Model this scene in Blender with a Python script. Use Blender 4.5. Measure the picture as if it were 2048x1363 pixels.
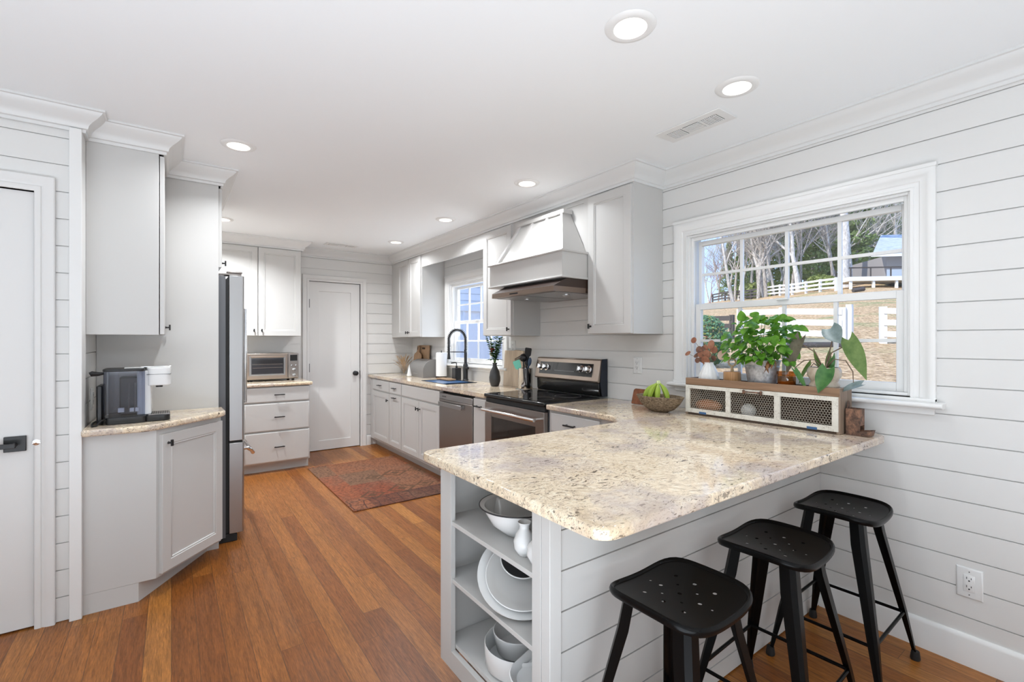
import bpy, bmesh, math, random
from mathutils import Vector, Matrix, noise
PI = math.pi
rad = math.radians
rnd = random.Random(7)
for o in list(bpy.data.objects):
    bpy.data.objects.remove(o)
SC = bpy.context.scene
COL = SC.collection

# ------------------------------------------------------------------ camera
H = 1.345                      # eye height
YAW = rad(35.835)              # clockwise from +Y
cam = bpy.data.cameras.new('camera')
cam.lens = 943.0 / 2048.0 * 36.0
cam.sensor_width = 36.0
cam.clip_start = 0.05
cam.clip_end = 500
camo = bpy.data.objects.new('camera', cam)
COL.objects.link(camo)
camo.location = (0, 0, H)
camo.rotation_euler = (PI / 2, 0, -YAW)
SC.camera = camo
FW = Vector((math.sin(YAW), math.cos(YAW)))
RT = Vector((math.cos(YAW), -math.sin(YAW)))

# ------------------------------------------------------------------ view
SC.view_settings.view_transform = 'Standard'
SC.view_settings.look = 'None'
SC.view_settings.gamma = 1
SC.view_settings.use_curve_mapping = False
SC.view_settings.exposure = 0.10

# ------------------------------------------------------------------ world: clear blue winter sky
W = bpy.data.worlds.new('world')
SC.world = W
W.use_nodes = True
nt = W.node_tree
nt.nodes.clear()
bg = nt.nodes.new('ShaderNodeBackground')
wo = nt.nodes.new('ShaderNodeOutputWorld')
tc = nt.nodes.new('ShaderNodeTexCoord')
sp = nt.nodes.new('ShaderNodeSeparateXYZ')
cr = nt.nodes.new('ShaderNodeValToRGB')
cr.color_ramp.elements[0].position = 0.0
cr.color_ramp.elements[0].color = (0.48, 0.66, 0.98, 1)
cr.color_ramp.elements[1].position = 0.6
cr.color_ramp.elements[1].color = (0.26, 0.46, 0.90, 1)
nt.links.new(tc.outputs['Generated'], sp.inputs[0])
nt.links.new(sp.outputs['Z'], cr.inputs[0])
nt.links.new(cr.outputs[0], bg.inputs[0])
bg.inputs[1].default_value = 1.7
nt.links.new(bg.outputs[0], wo.inputs[0])

# ------------------------------------------------------------------ lights
def add_light(name, kind, loc, energy, color=(1, 1, 1), rot=(0, 0, 0), **kw):
    l = bpy.data.lights.new(name, kind)
    l.energy = energy
    l.color = color
    for k, v in kw.items():
        setattr(l, k, v)
    o = bpy.data.objects.new(name, l)
    COL.objects.link(o)
    o.location = loc
    o.rotation_euler = rot
    return o

sd = Vector((0.70, -0.12, -0.62)).normalized()      # low winter sun from behind the house
sun = add_light('sun', 'SUN', (0, 0, 10), 4.3, (1.0, 0.95, 0.86), angle=rad(0.6))
sun.rotation_euler = sd.to_track_quat('-Z', 'Y').to_euler()
# added fill lights in the unseen room behind the camera, tilted up at the ceiling
UP = rad(66)
add_light('fill_south', 'AREA', (-0.3, -3.60, 1.25), 70, (0.84, 0.93, 1.0), (PI / 2 + UP, 0, 0),
          shape='RECTANGLE', size=4.4, size_y=1.8)
add_light('fill_west', 'AREA', (-2.85, -0.4, 1.25), 12, (0.77, 0.90, 1.0), (PI / 2 + UP, 0, -PI / 2),
          shape='RECTANGLE', size=4.4, size_y=1.8)
# added uplight near the floor, out of view, to brighten the ceiling
add_light('ceiling_fill', 'AREA', (-0.85, -0.5, 0.12), 124, (0.78, 0.89, 1.0), (PI, 0, 0),
          shape='RECTANGLE', size=3.0, size_y=2.4)
# added fill outside the window over the sink, tilted up at the far ceiling
add_light('sink_window_fill', 'AREA', (2.90, 4.42, 1.50), 9, (0.84, 0.92, 1.0), (PI / 2 + .8, 0, PI / 2),
          shape='RECTANGLE', size=1.0, size_y=0.8)
# watts of each recessed lamp, in the order of the list `cans`
CAN_W = [3.4, 2.1, 8.2, 6.0, 11.5, 8.0, 30.0, 2.0, 2.0, 2.0, 2.0, 2.0, 2.0]

# ------------------------------------------------------------------ materials
MATS = {}
def mat(name, color, rough=0.5, metal=0.0, spec=0.5, **kw):
    m = bpy.data.materials.new(name)
    m.use_nodes = True
    b = m.node_tree.nodes['Principled BSDF']
    b.inputs['Base Color'].default_value = (*color, 1)
    b.inputs['Roughness'].default_value = rough
    b.inputs['Metallic'].default_value = metal
    b.inputs['Specular IOR Level'].default_value = spec
    for k, v in kw.items():
        b.inputs[k.replace('_', ' ')].default_value = v
    MATS[name] = m
    return m

class NG:
    """tiny node-graph helper"""
    def __init__(s, m):
        s.m = m; s.t = m.node_tree; s.b = s.t.nodes['Principled BSDF']
        s.tc = s.t.nodes.new('ShaderNodeTexCoord')
        s.P = s.tc.outputs['Object']
    def n(s, typ, **kw):
        q = s.t.nodes.new(typ)
        for k, v in kw.items():
            setattr(q, k, v)
        return q
    def link(s, a, b): s.t.links.new(a, b)
    def mapping(s, scale=(1, 1, 1), rot=(0, 0, 0), src=None):
        q = s.n('ShaderNodeMapping'); q.inputs['Scale'].default_value = scale
        q.inputs['Rotation'].default_value = rot
        s.link(src or s.P, q.inputs['Vector']); return q.outputs[0]
    def noise(s, vec, scale, detail=4, rough=0.5, dist=0.0):
        q = s.n('ShaderNodeTexNoise'); q.inputs['Scale'].default_value = scale
        q.inputs['Detail'].default_value = detail; q.inputs['Roughness'].default_value = rough
        q.inputs['Distortion'].default_value = dist
        s.link(vec, q.inputs['Vector']); return q.outputs['Fac']
    def ramp(s, fac, stops, interp='LINEAR'):
        q = s.n('ShaderNodeValToRGB'); q.color_ramp.interpolation = interp
        e = q.color_ramp.elements
        while len(e) < len(stops): e.new(0.5)
        for i, (p, c) in enumerate(stops):
            e[i].position = p
            e[i].color = (*c, 1) if isinstance(c, (tuple, list)) else (c, c, c, 1)
        s.link(fac, q.inputs[0]); return q.outputs[0]
    def mix(s, fac, a, b, mode='MIX'):
        q = s.n('ShaderNodeMix', data_type='RGBA', blend_type=mode)
        for inp, v in ((q.inputs[0], fac), (q.inputs[6], a), (q.inputs[7], b)):
            if isinstance(v, (int, float)): inp.default_value = v
            elif isinstance(v, (tuple, list)): inp.default_value = (*v, 1)
            else: s.link(v, inp)
        return q.outputs[2]
    def math(s, op, a, b=0.0, c=0.0):
        q = s.n('ShaderNodeMath', operation=op)
        for i, v in enumerate((a, b, c)):
            if isinstance(v, (int, float)): q.inputs[i].default_value = v
            else: s.link(v, q.inputs[i])
        return q.outputs[0]
    def sep(s, vec=None):
        q = s.n('ShaderNodeSeparateXYZ'); s.link(vec or s.P, q.inputs[0]); return q.outputs
    def comb(s, x, y, z):
        q = s.n('ShaderNodeCombineXYZ')
        for i, v in enumerate((x, y, z)):
            if isinstance(v, (int, float)): q.inputs[i].default_value = v
            else: s.link(v, q.inputs[i])
        return q.outputs[0]
    def white(s, vec):
        q = s.n('ShaderNodeTexWhiteNoise', noise_dimensions='3D'); s.link(vec, q.inputs['Vector']); return q.outputs['Value']
    def color(s, c): s.link(c, s.b.inputs['Base Color'])
    def rough(s, c): s.link(c, s.b.inputs['Roughness'])
    def bump(s, h, strength=0.2, dist=0.01):
        q = s.n('ShaderNodeBump'); q.inputs['Strength'].default_value = strength
        q.inputs['Distance'].default_value = dist
        s.link(h, q.inputs['Height']); s.link(q.outputs[0], s.b.inputs['Normal'])

mat('wall', (0.745, 0.735, 0.715), 0.38)
mat('ceiling', (0.91, 0.93, 0.94), 0.8)
mat('trim', (0.82, 0.815, 0.80), 0.32)
mat('crown', (0.74, 0.74, 0.73), 0.4)
mat('cabinet', (0.60, 0.59, 0.572), 0.36)
mat('hood', (0.57, 0.555, 0.535), 0.4)
mat('door', (0.76, 0.75, 0.735), 0.36)
mat('black', (0.012, 0.012, 0.013), 0.35)
mat('blackmetal', (0.004, 0.0038, 0.0038), 0.24, 0.0, 0.13)
mat('rubber', (0.012, 0.012, 0.012), 0.7)
mat('steel', (0.42, 0.415, 0.415), 0.28, 1.0)
mat('steeldark', (0.36, 0.33, 0.31), 0.30, 1.0)
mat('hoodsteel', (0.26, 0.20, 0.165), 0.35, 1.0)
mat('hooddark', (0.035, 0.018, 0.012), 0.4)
mat('crock', (0.62, 0.61, 0.60), 0.16, 1.0)
mat('chrome', (0.82, 0.82, 0.83), 0.10, 1.0)
mat('brownsteel', (0.40, 0.33, 0.28), 0.35, 1.0)
mat('fridgeside', (0.13, 0.135, 0.145), 0.5, 0.2)
mat('glassblack', (0.010, 0.010, 0.011), 0.04)
mat('ovenglass', (0.03, 0.025, 0.022), 0.05)
mat('blackenamel', (0.012, 0.012, 0.012), 0.12)
mat('white_ceramic', (0.80, 0.80, 0.79), 0.15)
mat('white_matte', (0.80, 0.80, 0.79), 0.6)
mat('grey_ceramic', (0.62, 0.61, 0.59), 0.3)
mat('paper', (0.86, 0.86, 0.86), 0.9)
mat('outlet', (0.78, 0.78, 0.77), 0.3)
mat('dark', (0.02, 0.02, 0.02), 0.8)
mat('sinkblack', (0.02, 0.025, 0.035), 0.3)
mat('navy', (0.02, 0.05, 0.10), 0.3)
mat('mint', (0.20, 0.68, 0.52), 0.4)
mat('sidecap', (0.03, 0.036, 0.05), 0.3, 0.5)
mat('breadbox', (0.27, 0.26, 0.25), 0.35, 0.3)
mat('sky_metal_blue', (0.05, 0.13, 0.28), 0.3)
mat('stemgreen', (0.10, 0.20, 0.05), 0.5)
mat('stembrown', (0.16, 0.11, 0.07), 0.6)
mat('redpetal', (0.35, 0.01, 0.02), 0.5)
mat('creampetal', (0.55, 0.55, 0.38), 0.5)
mat('vaseblack', (0.035, 0.035, 0.037), 0.35)
mat('wax', (0.55, 0.33, 0.14), 0.5)
mat('soil', (0.04, 0.025, 0.015), 0.95)
mat('banana', (0.30, 0.42, 0.045), 0.45)
mat('bananatip', (0.62, 0.70, 0.38), 0.5)
mat('fence_white', (0.78, 0.77, 0.74), 0.7)
mat('fence_dark', (0.07, 0.06, 0.055), 0.8)
mat('siding', (0.84, 0.87, 0.92), 0.6)
mat('siding_trim', (0.85, 0.88, 0.92), 0.6)
mat('house_wall', (0.30, 0.28, 0.27), 0.8)
mat('house_white', (0.80, 0.80, 0.78), 0.7)
mat('orangeflower', (0.75, 0.25, 0.15), 0.6)
mat('toasterglass', (0.03, 0.03, 0.035), 0.08)
mat('trayfiller', (0.5, 0.5, 0.5), 0.4)
mat('copper', (0.42, 0.17, 0.07), 0.45)
mat('dry', (0.48, 0.33, 0.20), 0.9)

m = mat('glass', (1, 1, 1), 0.0, Transmission_Weight=1.0, IOR=1.45)
# thin clear window pane: mostly see-through with a mirror sheen
m = bpy.data.materials.new('pane'); m.use_nodes = True; MATS['pane'] = m
t = m.node_tree; t.nodes.clear()
tr = t.nodes.new('ShaderNodeBsdfTransparent'); gl = t.nodes.new('ShaderNodeBsdfGlossy'); gl.inputs['Roughness'].default_value = 0.02
mx = t.nodes.new('ShaderNodeMixShader'); mx.inputs[0].default_value = 0.04
ou = t.nodes.new('ShaderNodeOutputMaterial')
t.links.new(tr.outputs[0], mx.inputs[1]); t.links.new(gl.outputs[0], mx.inputs[2]); t.links.new(mx.outputs[0], ou.inputs[0])

def thin_glass(name, color, gloss=0.12):
    m = bpy.data.materials.new(name); m.use_nodes = True; MATS[name] = m
    t = m.node_tree; t.nodes.clear()
    tr = t.nodes.new('ShaderNodeBsdfTransparent'); tr.inputs[0].default_value = (*color, 1)
    gl = t.nodes.new('ShaderNodeBsdfGlossy'); gl.inputs['Roughness'].default_value = 0.05
    mx = t.nodes.new('ShaderNodeMixShader'); mx.inputs[0].default_value = gloss
    ou = t.nodes.new('ShaderNodeOutputMaterial')
    t.links.new(tr.outputs[0], mx.inputs[1]); t.links.new(gl.outputs[0], mx.inputs[2]); t.links.new(mx.outputs[0], ou.inputs[0])
thin_glass('smoke', (0.50, 0.53, 0.62), 0.10)
thin_glass('amber', (0.62, 0.36, 0.15), 0.10)
thin_glass('clearglass', (0.90, 0.91, 0.90), 0.10)

def emis(name, c, s):
    m = bpy.data.materials.new(name); m.use_nodes = True
    b = m.node_tree.nodes['Principled BSDF']
    b.inputs['Base Color'].default_value = (*c, 1)
    b.inputs['Emission Color'].default_value = (*c, 1)
    b.inputs['Emission Strength'].default_value = s
    MATS[name] = m
emis('lens', (1.0, 0.97, 0.86), 6.0)

# granite: cream ground, grey-mauve clouds, small dark flakes
m = mat('granite', (0.6, 0.5, 0.4), 0.07, 0, 0.5); g = NG(m)
w1 = g.noise(g.P, 1.6, 3, 0.5, 0.6)
warp = g.n('ShaderNodeVectorMath', operation='ADD')
wc = g.n('ShaderNodeTexNoise'); wc.inputs['Scale'].default_value = 7; wc.inputs['Detail'].default_value = 3
g.link(g.P, wc.inputs['Vector'])
ws = g.n('ShaderNodeVectorMath', operation='SCALE'); ws.inputs['Scale'].default_value = 0.10
g.link(wc.outputs['Color'], ws.inputs[0]); g.link(g.P, warp.inputs[0]); g.link(ws.outputs[0], warp.inputs[1])
V = warp.outputs[0]
base = g.ramp(g.noise(V, 46, 6, 0.7), [(0.34, (0.60, 0.48, 0.36)), (0.50, (0.84, 0.69, 0.50)), (0.66, (0.92, 0.82, 0.65))])
cloud = g.ramp(g.noise(V, 3.2, 5, 0.62), [(0.47, 0.0), (0.62, 1.0)])
base = g.mix(g.math('MULTIPLY', cloud, 0.75), base, (0.50, 0.42, 0.40))
gold = g.ramp(g.noise(V, 5.5, 3, 0.5), [(0.56, 0.0), (0.72, 1.0)])
base = g.mix(g.math('MULTIPLY', gold, 0.45), base, (0.58, 0.42, 0.24))
fv = g.mapping((27, 92, 70), (0, 0, 0.20), V)
fl = g.ramp(g.noise(fv, 1.0, 4, 0.62), [(0.592, 0.0), (0.622, 1.0)])
fine = g.ramp(g.noise(g.mapping((130, 230, 180), (0, 0, 0.3), V), 1.0, 3, 0.6), [(0.565, 0.0), (0.64, 1.0)])
dens = g.ramp(g.noise(V, 4.0, 3, 0.6), [(0.35, 0.35), (0.58, 1.0)])
base = g.mix(g.math('MULTIPLY', fine, g.math('MULTIPLY', dens, 0.7)), base, (0.20, 0.15, 0.12))
base = g.mix(g.math('MULTIPLY', fl, g.math('MULTIPLY', dens, 0.9)), base, (0.085, 0.06, 0.045))
g.color(base)

# strand-bamboo plank floor, boards run along Y
m = mat('floor', (0.4, 0.2, 0.08), 0.32, 0, 0.4); g = NG(m)
X_, Y_, Z_ = g.sep()
PW = 0.096
px = g.math('DIVIDE', X_, PW); ix = g.math('FLOOR', px)
off = g.math('MULTIPLY', g.white(g.comb(ix, 3.0, 0)), 1.83)
py = g.math('DIVIDE', g.math('ADD', Y_, off), 1.83); iy = g.math('FLOOR', py)
rv = g.white(g.comb(ix, iy, 1.0)); rv2 = g.white(g.comb(ix, iy, 5.0))
pvec = g.comb(g.math('MULTIPLY', X_, 1.0), g.math('ADD', Y_, g.math('MULTIPLY', rv, 37.0)), g.math('MULTIPLY', rv2, 9.0))
st = g.noise(g.mapping((170, 9.0, 1), src=pvec), 1.0, 5, 0.62, 0.5)
st2 = g.noise(g.mapping((28, 1.6, 1), src=pvec), 1.0, 4, 0.6, 1.0)
colr = g.ramp(rv, [(0.0, (0.185, 0.056, 0.010)), (0.35, (0.245, 0.080, 0.014)), (0.7, (0.29, 0.103, 0.019)), (1.0, (0.38, 0.155, 0.034))])
colr = g.mix(0.85, colr, g.ramp(st, [(0.28, 0.55), (0.5, 1.0), (0.72, 1.35)]), 'MULTIPLY')
stf = g.noise(g.mapping((420, 26, 1), src=pvec), 1.0, 3, 0.6)
colr = g.mix(0.7, colr, g.ramp(stf, [(0.3, 0.6), (0.5, 1.0), (0.72, 1.5)]), 'MULTIPLY')
colr = g.mix(0.8, colr, g.ramp(st2, [(0.3, 0.75), (0.5, 1.0), (0.75, 1.25)]), 'MULTIPLY')
fx = g.math('FRACT', px); fy = g.math('FRACT', py)
ex = g.math('MINIMUM', fx, g.math('SUBTRACT', 1.0, fx)); ey = g.math('MINIMUM', fy, g.math('SUBTRACT', 1.0, fy))
gap = g.math('MAXIMUM', g.math('LESS_THAN', ex, 0.014), g.math('LESS_THAN', ey, 0.0006))
colr = g.mix(g.math('MULTIPLY', gap, 0.75), colr, (0.07, 0.03, 0.012))
g.color(colr); g.bump(st, 0.15, 0.002)
g.rough(g.ramp(st, [(0.3, 0.42), (0.7, 0.28)]))

def wood(name, c1, c2, scale=(3, 40, 40), rough=0.5, ringy=0.5):
    m = mat(name, c1, rough); g = NG(m)
    v = g.mapping(scale)
    f = g.noise(v, 1.0, 5, 0.6, ringy)
    g.color(g.ramp(f, [(0.3, c1), (0.7, c2)])); return m
wood('wood_board', (0.30, 0.17, 0.085), (0.48, 0.31, 0.18), (6, 60, 6))
wood('wood_pale', (0.55, 0.42, 0.30), (0.72, 0.60, 0.46), (60, 60, 5))
wood('wood_salt', (0.36, 0.17, 0.07), (0.62, 0.36, 0.17), (70, 70, 4), 0.35)
wood('wood_crate', (0.20, 0.115, 0.065), (0.33, 0.20, 0.12), (40, 4, 40), 0.6)
wood('wood_crate_side', (0.19, 0.13, 0.09), (0.36, 0.27, 0.20), (40, 40, 4), 0.6)
wood('wood_crate_shade', (0.05, 0.032, 0.022), (0.10, 0.065, 0.045), (40, 4, 40), 0.7)  # darker copy of the crate wood, the interior's shade put into its colour
wood('wood_ring', (0.40, 0.28, 0.16), (0.55, 0.42, 0.26), (20, 20, 20), 0.6)
wood('wood_red', (0.16, 0.05, 0.025), (0.33, 0.13, 0.06), (4, 40, 20), 0.2)
wood('bark', (0.18, 0.155, 0.135), (0.60, 0.55, 0.49), (9, 9, 2.5), 0.9)
wood('bark_pale', (0.40, 0.36, 0.32), (0.78, 0.75, 0.70), (7, 7, 3), 0.9)
# carved dough bowl
m = mat('dough_bowl', (0.2, 0.15, 0.1), 0.85); g = NG(m)
f = g.noise(g.mapping((30, 90, 120)), 1.0, 5, 0.7)
g.color(g.ramp(f, [(0.3, (0.06, 0.04, 0.025)), (0.5, (0.22, 0.16, 0.10)), (0.72, (0.42, 0.33, 0.23))])); g.bump(f, 0.6, 0.006)
# chipped white paint
m = mat('chippy', (0.75, 0.72, 0.64), 0.7); g = NG(m)
vo = g.n('ShaderNodeTexVoronoi', feature='DISTANCE_TO_EDGE'); vo.inputs['Scale'].default_value = 150
g.link(g.P, vo.inputs['Vector'])
crk = g.ramp(vo.outputs['Distance'], [(0.0, 1.0), (0.06, 0.0)])
msk = g.ramp(g.noise(g.P, 30, 4, 0.6), [(0.48, 0.0), (0.60, 1.0)])
g.color(g.mix(g.math('MULTIPLY', crk, msk), (0.76, 0.73, 0.65), (0.24, 0.16, 0.10)))
# galvanised bucket
m = mat('galvanised', (0.5, 0.52, 0.55), 0.38, 0.75); g = NG(m)
f = g.noise(g.P, 40, 5, 0.65)
g.color(g.ramp(f, [(0.30, (0.30, 0.31, 0.33)), (0.6, (0.60, 0.62, 0.66))])); g.rough(g.ramp(f, [(0.3, 0.55), (0.7, 0.3)]))
# rusty tin
m = mat('rust', (0.2, 0.1, 0.06), 0.6, 0.4); g = NG(m)
f = g.noise(g.P, 38, 5, 0.7, 0.8)
g.color(g.ramp(f, [(0.32, (0.06, 0.04, 0.035)), (0.52, (0.21, 0.12, 0.08)), (0.70, (0.42, 0.22, 0.14))]))
# stainless crock
# glazed planter: taupe with blush
m = mat('planter', (0.5, 0.4, 0.3), 0.25); g = NG(m)
f = g.noise(g.P, 22, 3, 0.5)
g.color(g.ramp(f, [(0.35, (0.42, 0.33, 0.25)), (0.7, (0.62, 0.54, 0.44))]))
# enamel bowl with stones
# leaves
def leafmat(name, c1, c2, rough=0.45, trans=0.35):
    m = mat(name, c1, rough); g = NG(m)
    oi = g.n('ShaderNodeNewGeometry')
    f = g.noise(g.P, 24, 3, 0.6)
    c = g.ramp(f, [(0.3, c1), (0.7, c2)])
    g.color(c)
    if trans:
        g.b.inputs['Subsurface Weight'].default_value = 0.0
        tl = g.n('ShaderNodeBsdfTranslucent'); g.link(c, tl.inputs[0])
        ms = g.n('ShaderNodeMixShader'); ms.inputs[0].default_value = trans
        out = [q for q in g.t.nodes if q.type == 'OUTPUT_MATERIAL'][0]
        g.link(g.b.outputs[0], ms.inputs[1]); g.link(tl.outputs[0], ms.inputs[2]); g.link(ms.outputs[0], out.inputs[0])
    return m
leafmat('basil', (0.06, 0.21, 0.014), (0.22, 0.47, 0.045), 0.35, 0.4)
leafmat('basil_dry', (0.30, 0.13, 0.05), (0.50, 0.26, 0.12), 0.7, 0.3)
leafmat('alocasia', (0.035, 0.13, 0.03), (0.11, 0.27, 0.07), 0.3, 0.25)
leafmat('alocasia_light', (0.09, 0.17, 0.035), (0.20, 0.29, 0.08), 0.4, 0.3)
leafmat('alocasia_grey', (0.13, 0.18, 0.17), (0.26, 0.33, 0.33), 0.3, 0.1)
leafmat('alocasia_brown', (0.13, 0.11, 0.08), (0.24, 0.21, 0.15), 0.5, 0.1)
leafmat('eucalyptus', (0.30, 0.11, 0.06), (0.52, 0.24, 0.14), 0.6, 0.3)
leafmat('euc_dark', (0.12, 0.055, 0.04), (0.28, 0.13, 0.08), 0.6, 0.2)
leafmat('euc_pale', (0.50, 0.32, 0.22), (0.66, 0.50, 0.38), 0.6, 0.2)
leafmat('bouquet', (0.015, 0.055, 0.02), (0.05, 0.13, 0.04), 0.5, 0.2)
leafmat('pine', (0.09, 0.16, 0.05), (0.36, 0.46, 0.16), 0.8, 0.3)
leafmat('shrub', (0.05, 0.15, 0.10), (0.22, 0.42, 0.20), 0.7, 0.3)
leafmat('shrub_yellow', (0.30, 0.34, 0.05), (0.66, 0.60, 0.14), 0.7, 0.3)
leafmat('twigs_pink', (0.30, 0.18, 0.14), (0.52, 0.36, 0.30), 0.8, 0.2)
leafmat('understory', (0.16, 0.20, 0.05), (0.42, 0.48, 0.14), 0.8, 0.3)
# hillside grass
m = mat('hill', (0.4, 0.3, 0.15), 0.95); g = NG(m)
a = g.noise(g.P, 0.35, 4, 0.6); b_ = g.noise(g.P, 7, 5, 0.7); c_ = g.noise(g.P, 30, 3, 0.7)
hc = g.ramp(b_, [(0.34, (0.20, 0.11, 0.05)), (0.48, (0.62, 0.39, 0.19)), (0.64, (0.95, 0.70, 0.42))])
hc = g.mix(g.ramp(a, [(0.52, 0.0), (0.66, 0.75)]), hc, g.ramp(b_, [(0.3, (0.14, 0.17, 0.05)), (0.7, (0.46, 0.50, 0.20))]))
hc = g.mix(0.6, hc, g.ramp(c_, [(0.3, 0.55), (0.7, 1.3)]), 'MULTIPLY')
g.color(hc); g.bump(b_, 0.8, 0.15)
m = mat('roof', (0.40, 0.44, 0.50), 0.8); g = NG(m)
g.color(g.ramp(g.noise(g.mapping((1, 1, 8)), 2, 4, 0.6), [(0.3, (0.30, 0.34, 0.40)), (0.7, (0.52, 0.56, 0.62))]))

# rug: faded patchwork with tribal bands, lozenges and honeycomb
m = mat('rug', (0.2, 0.08, 0.04), 0.95); g = NG(m)
X_, Y_, Z_ = g.sep()
pxr = g.math('FLOOR', g.math('DIVIDE', g.math('ADD', X_, 0.3), 0.36)); pyr = g.math('FLOOR', g.math('DIVIDE', g.math('ADD', Y_, 0.1), 0.42))
pr = g.white(g.comb(pxr, pyr, 2.0))
basec = g.ramp(pr, [(0.0, (0.07, 0.030, 0.018)), (0.35, (0.16, 0.042, 0.018)), (0.65, (0.21, 0.066, 0.026)), (1.0, (0.13, 0.066, 0.036))])
sm = g.noise(g.P, 3.0, 3, 0.6)
basec = g.mix(g.ramp(sm, [(0.45, 0.0), (0.65, 0.6)]), basec, (0.14, 0.070, 0.042))
grain = g.noise(g.P, 90, 4, 0.8)
v2 = g.n('ShaderNodeTexVoronoi'); v2.inputs['Scale'].default_value = 34; g.link(g.P, v2.inputs['Vector'])
basec = g.mix(0.75, basec, g.ramp(v2.outputs['Distance'], [(0.1, 0.55), (0.6, 1.5)]), 'MULTIPLY')
basec = g.mix(0.85, basec, g.ramp(grain, [(0.3, 0.45), (0.55, 1.1), (0.75, 2.0)]), 'MULTIPLY')
# stripes band
stripe = g.math('LESS_THAN', g.math('FRACT', g.math('MULTIPLY', X_, 16.0)), 0.22)
inband = g.math('MULTIPLY', g.math('GREATER_THAN', Y_, 0.42), g.math('LESS_THAN', pr, 0.55))
basec = g.mix(g.math('MULTIPLY', stripe, g.math('MULTIPLY', inband, 0.8)), basec, (0.06, 0.025, 0.02))
# lozenges
def loz(cx, cy, w, h):
    d = g.math('ADD', g.math('DIVIDE', g.math('ABSOLUTE', g.math('SUBTRACT', X_, cx)), w), g.math('DIVIDE', g.math('ABSOLUTE', g.math('SUBTRACT', Y_, cy)), h))
    ring = g.math('LESS_THAN', g.math('ABSOLUTE', g.math('SUBTRACT', d, 0.85)), 0.13)
    core = g.math('LESS_THAN', d, 0.38)
    return g.math('MAXIMUM', ring, core)
lz = loz(-0.22, -0.47, 0.12, 0.12)
for q in ((0.06, -0.44, 0.14, 0.14), (0.30, -0.42, 0.10, 0.10), (-0.02, 0.05, 0.10, 0.10), (0.20, 0.08, 0.14, 0.13), (0.42, 0.08, 0.10, 0.10)):
    lz = g.math('MAXIMUM', lz, loz(*q))
basec = g.mix(g.math('MULTIPLY', lz, 0.75), basec, (0.07, 0.035, 0.015))
vh = g.n('ShaderNodeTexVoronoi', feature='DISTANCE_TO_EDGE'); vh.inputs['Scale'].default_value = 9.5; vh.inputs['Randomness'].default_value = 0.35
g.link(g.P, vh.inputs['Vector'])
hx = g.math('MULTIPLY', g.math('LESS_THAN', vh.outputs['Distance'], 0.05), g.math('LESS_THAN', Y_, g.math('ADD', -0.56, g.math('MULTIPLY', sm, 0.1))))
basec = g.mix(g.math('MULTIPLY', hx, 0.8), basec, (0.05, 0.02, 0.015))
g.color(basec); g.bump(grain, 0.5, 0.004)

# brushed steel variation
for nm in ('steel', 'steeldark'):
    g = NG(MATS[nm])
    f = g.noise(g.mapping((120, 120, 3)), 1.0, 3, 0.6)
    g.rough(g.ramp(f, [(0.3, 0.31), (0.7, 0.36)]))
g = NG(MATS['fridgeside']); f = g.noise(g.P, 350, 2, 0.6); g.bump(f, 0.4, 0.001)

# ------------------------------------------------------------------ mesh helpers
def T(x, y, z): return Matrix.Translation((x, y, z))
def RZ(a): return Matrix.Rotation(a, 4, 'Z')
def RX(a): return Matrix.Rotation(a, 4, 'X')
def RY(a): return Matrix.Rotation(a, 4, 'Y')
I4 = Matrix.Identity(4)

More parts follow.
